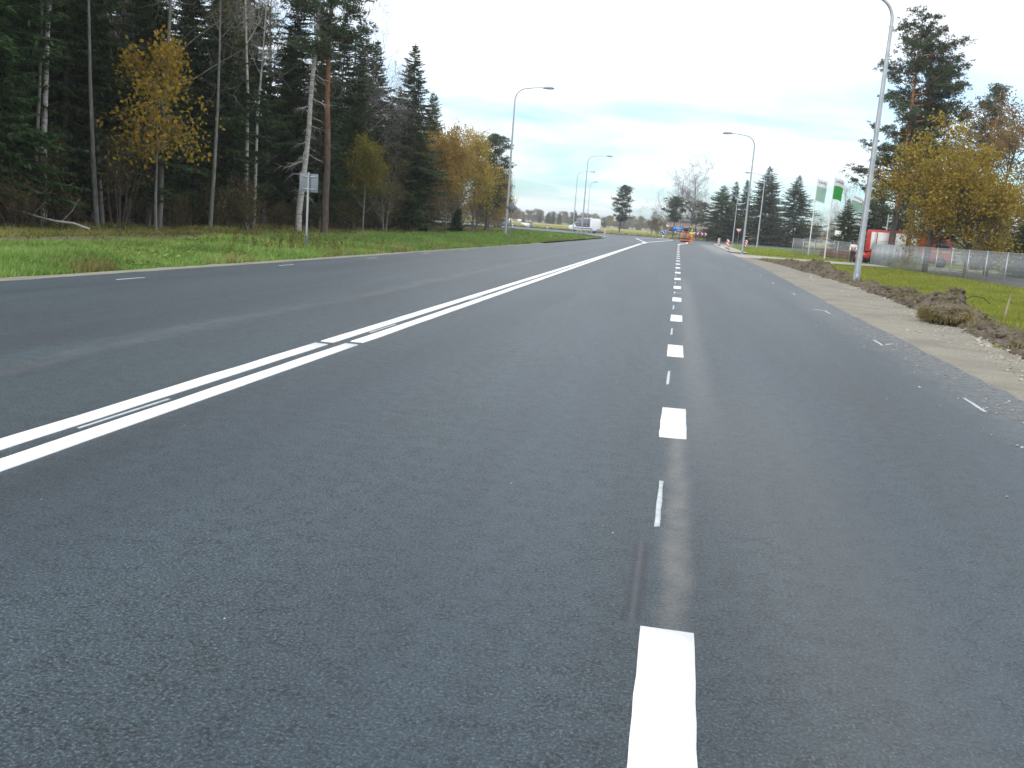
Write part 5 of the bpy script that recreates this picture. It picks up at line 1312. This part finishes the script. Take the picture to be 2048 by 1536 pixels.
# ------------------------------------------------------------------ buildings behind the birches
b = thing('low_building', 'long low building with grey roof behind the bare birches', 'building', (3.8, 272, 0))
MB().box(-7.4, 9, 0, 9, 0, 4.2).obj('wall', M['wall'], b)
rf = MB().prism([(-.5, 4.2), (4.5, 5.5), (9.5, 4.2)], -7.9, 9.5, 'x').obj('roof', M['roof'], b)
MB().box(.5, 9.1, -.06, -.01, 3.3, 4.0).obj('white_band', M['offwhite'], b)
for i in range(7):
    w = MB().box(-6.6 + i * 2.2, -5.5 + i * 2.2, -.05, -.01, 1.2, 2.5).obj('window', M['glass'], b)
    MB().box(-6.65 + i * 2.2, -5.45 + i * 2.2, -.075, -.052, 1.1, 1.2).obj('sill', M['offwhite'], w)
b = thing('white_gable_house', 'cream white gable wall seen through the branches of the broad low pine', 'building', (-5.9, 300, 0))
MB().prism([(-.9, 0), (.9, 0), (.9, 4.4), (0, 5.4), (-.9, 4.4)], 0, 7).obj('wall', M['wallwhite'], b)
MB().prism([(-1.15, 4.25), (0, 5.62), (1.15, 4.25), (1.15, 4.4), (0, 5.78), (-1.15, 4.4)], -.2, 7.2).obj('roof', M['roof'], b)
w = MB().box(-.35, .35, -.04, -.005, 2.6, 3.5).obj('window', M['glass'], b)
MB().box(-.42, .42, -.06, -.042, 2.5, 2.6).obj('sill', M['offwhite'], w)

# ------------------------------------------------------------------ small things
t = thing('roadside_stand', 'white boxy stand with a dark top rail beyond the crossing road', 'stand', (-28.9, 178, 0), R_(-10))
MB().prism([(-1.0, .85), (-1.0, .55), (-.2, .45), (.55, 0), (.9, 0), (.9, .95)], -.4, .4).obj('panel', M['white'], t)
MB().box(-1.05, .95, -.45, .45, .96, 1.06).obj('top_rail', M['darkgrey'], t)
for yy in (-.4, .4): MB().box(.92, 1.0, yy - .04, yy + .04, 0, .95).obj('leg', M['darkgrey'], t)
for i, (x, y, rz) in enumerate(((-14.95, 95.6, .1), (-14.25, 96.2, .2))):
    tag(MB().prism([(-.36, 0), (.36, 0), (.34, .10), (-.33, .12)], -.14, .14).obj('kerb_slab', M['concrete'], bevel=.02), ('left', 'right')[i] + ' one of two pale slabs lying on the grass tip of the verge', 'slab')
    o = bpy.context.scene.collection.objects[-1]
    o.location = (x, y, -.02); o.rotation_euler = (0, 0, rz)
t = MB(); t.tube([(0, 0, -.15), (.01, 0, .3), (.03, 0, .62)], [.028, .026, .022], 7); o = t.obj('wooden_stake', M['wood'], smooth=True)
tag(o, 'short leaning wooden stake in the grass behind the soil bank', 'stake'); o.location = (7.75, 23.5, 0); o.rotation_euler = (0, R_(3), 0)
o = MB().tube([(-.32, 0, 0), (-.27, 0, .14), (-.1, 0, .25), (.12, 0, .23), (.3, 0, .1)], .009, 6).obj('bent_cable', M['black'], smooth=True)
tag(o, 'thin black cable bent in an arc on the soil bank', 'cable'); o.location = (6.9, 22.9, .28)
for i, (x, y) in enumerate(((-55, 470), (-51, 472), (-49, 468), (-46.5, 471))):
    o = MB().tube([(-.75, 0, .75), (.75, 0, .75)], .75, 14).obj('wrapped_bale', M['white'], smooth=False)
    tag(o, 'white wrapped bale in a row on the far field', 'bale', 'white bales on the far field'); o.location = (x * 1.72, y, -.05)
o = MB().box(-.11, .11, -.08, .08, 0, .05).obj('paper_scrap', M['white'], bevel=.02)
tag(o, 'white paper scrap on the meadow left of the big right street lamp', 'litter'); o.location = (8.1, 47.5, .1); o.rotation_euler = (.4, .2, .5)

# ------------------------------------------------------------------ thin autumn haze
hm = bpy.data.materials.new('thin_haze'); hm.use_nodes = True; hn = hm.node_tree.nodes; hl = hm.node_tree.links; hn.clear()
ho = hn.new('ShaderNodeOutputMaterial'); hv = hn.new('ShaderNodeVolumePrincipled')
hv.inputs['Color'].default_value = (.90, .95, 1.0, 1); hv.inputs['Density'].default_value = HAZE; hv.inputs['Anisotropy'].default_value = 0.2
hl.new(hv.outputs[0], ho.inputs['Volume'])
tag(MB().box(-4100, 4100, -420, 6100, -1.5, 26).obj('haze', hm), kind='stuff')
S.cycles.volume_bounces = 0
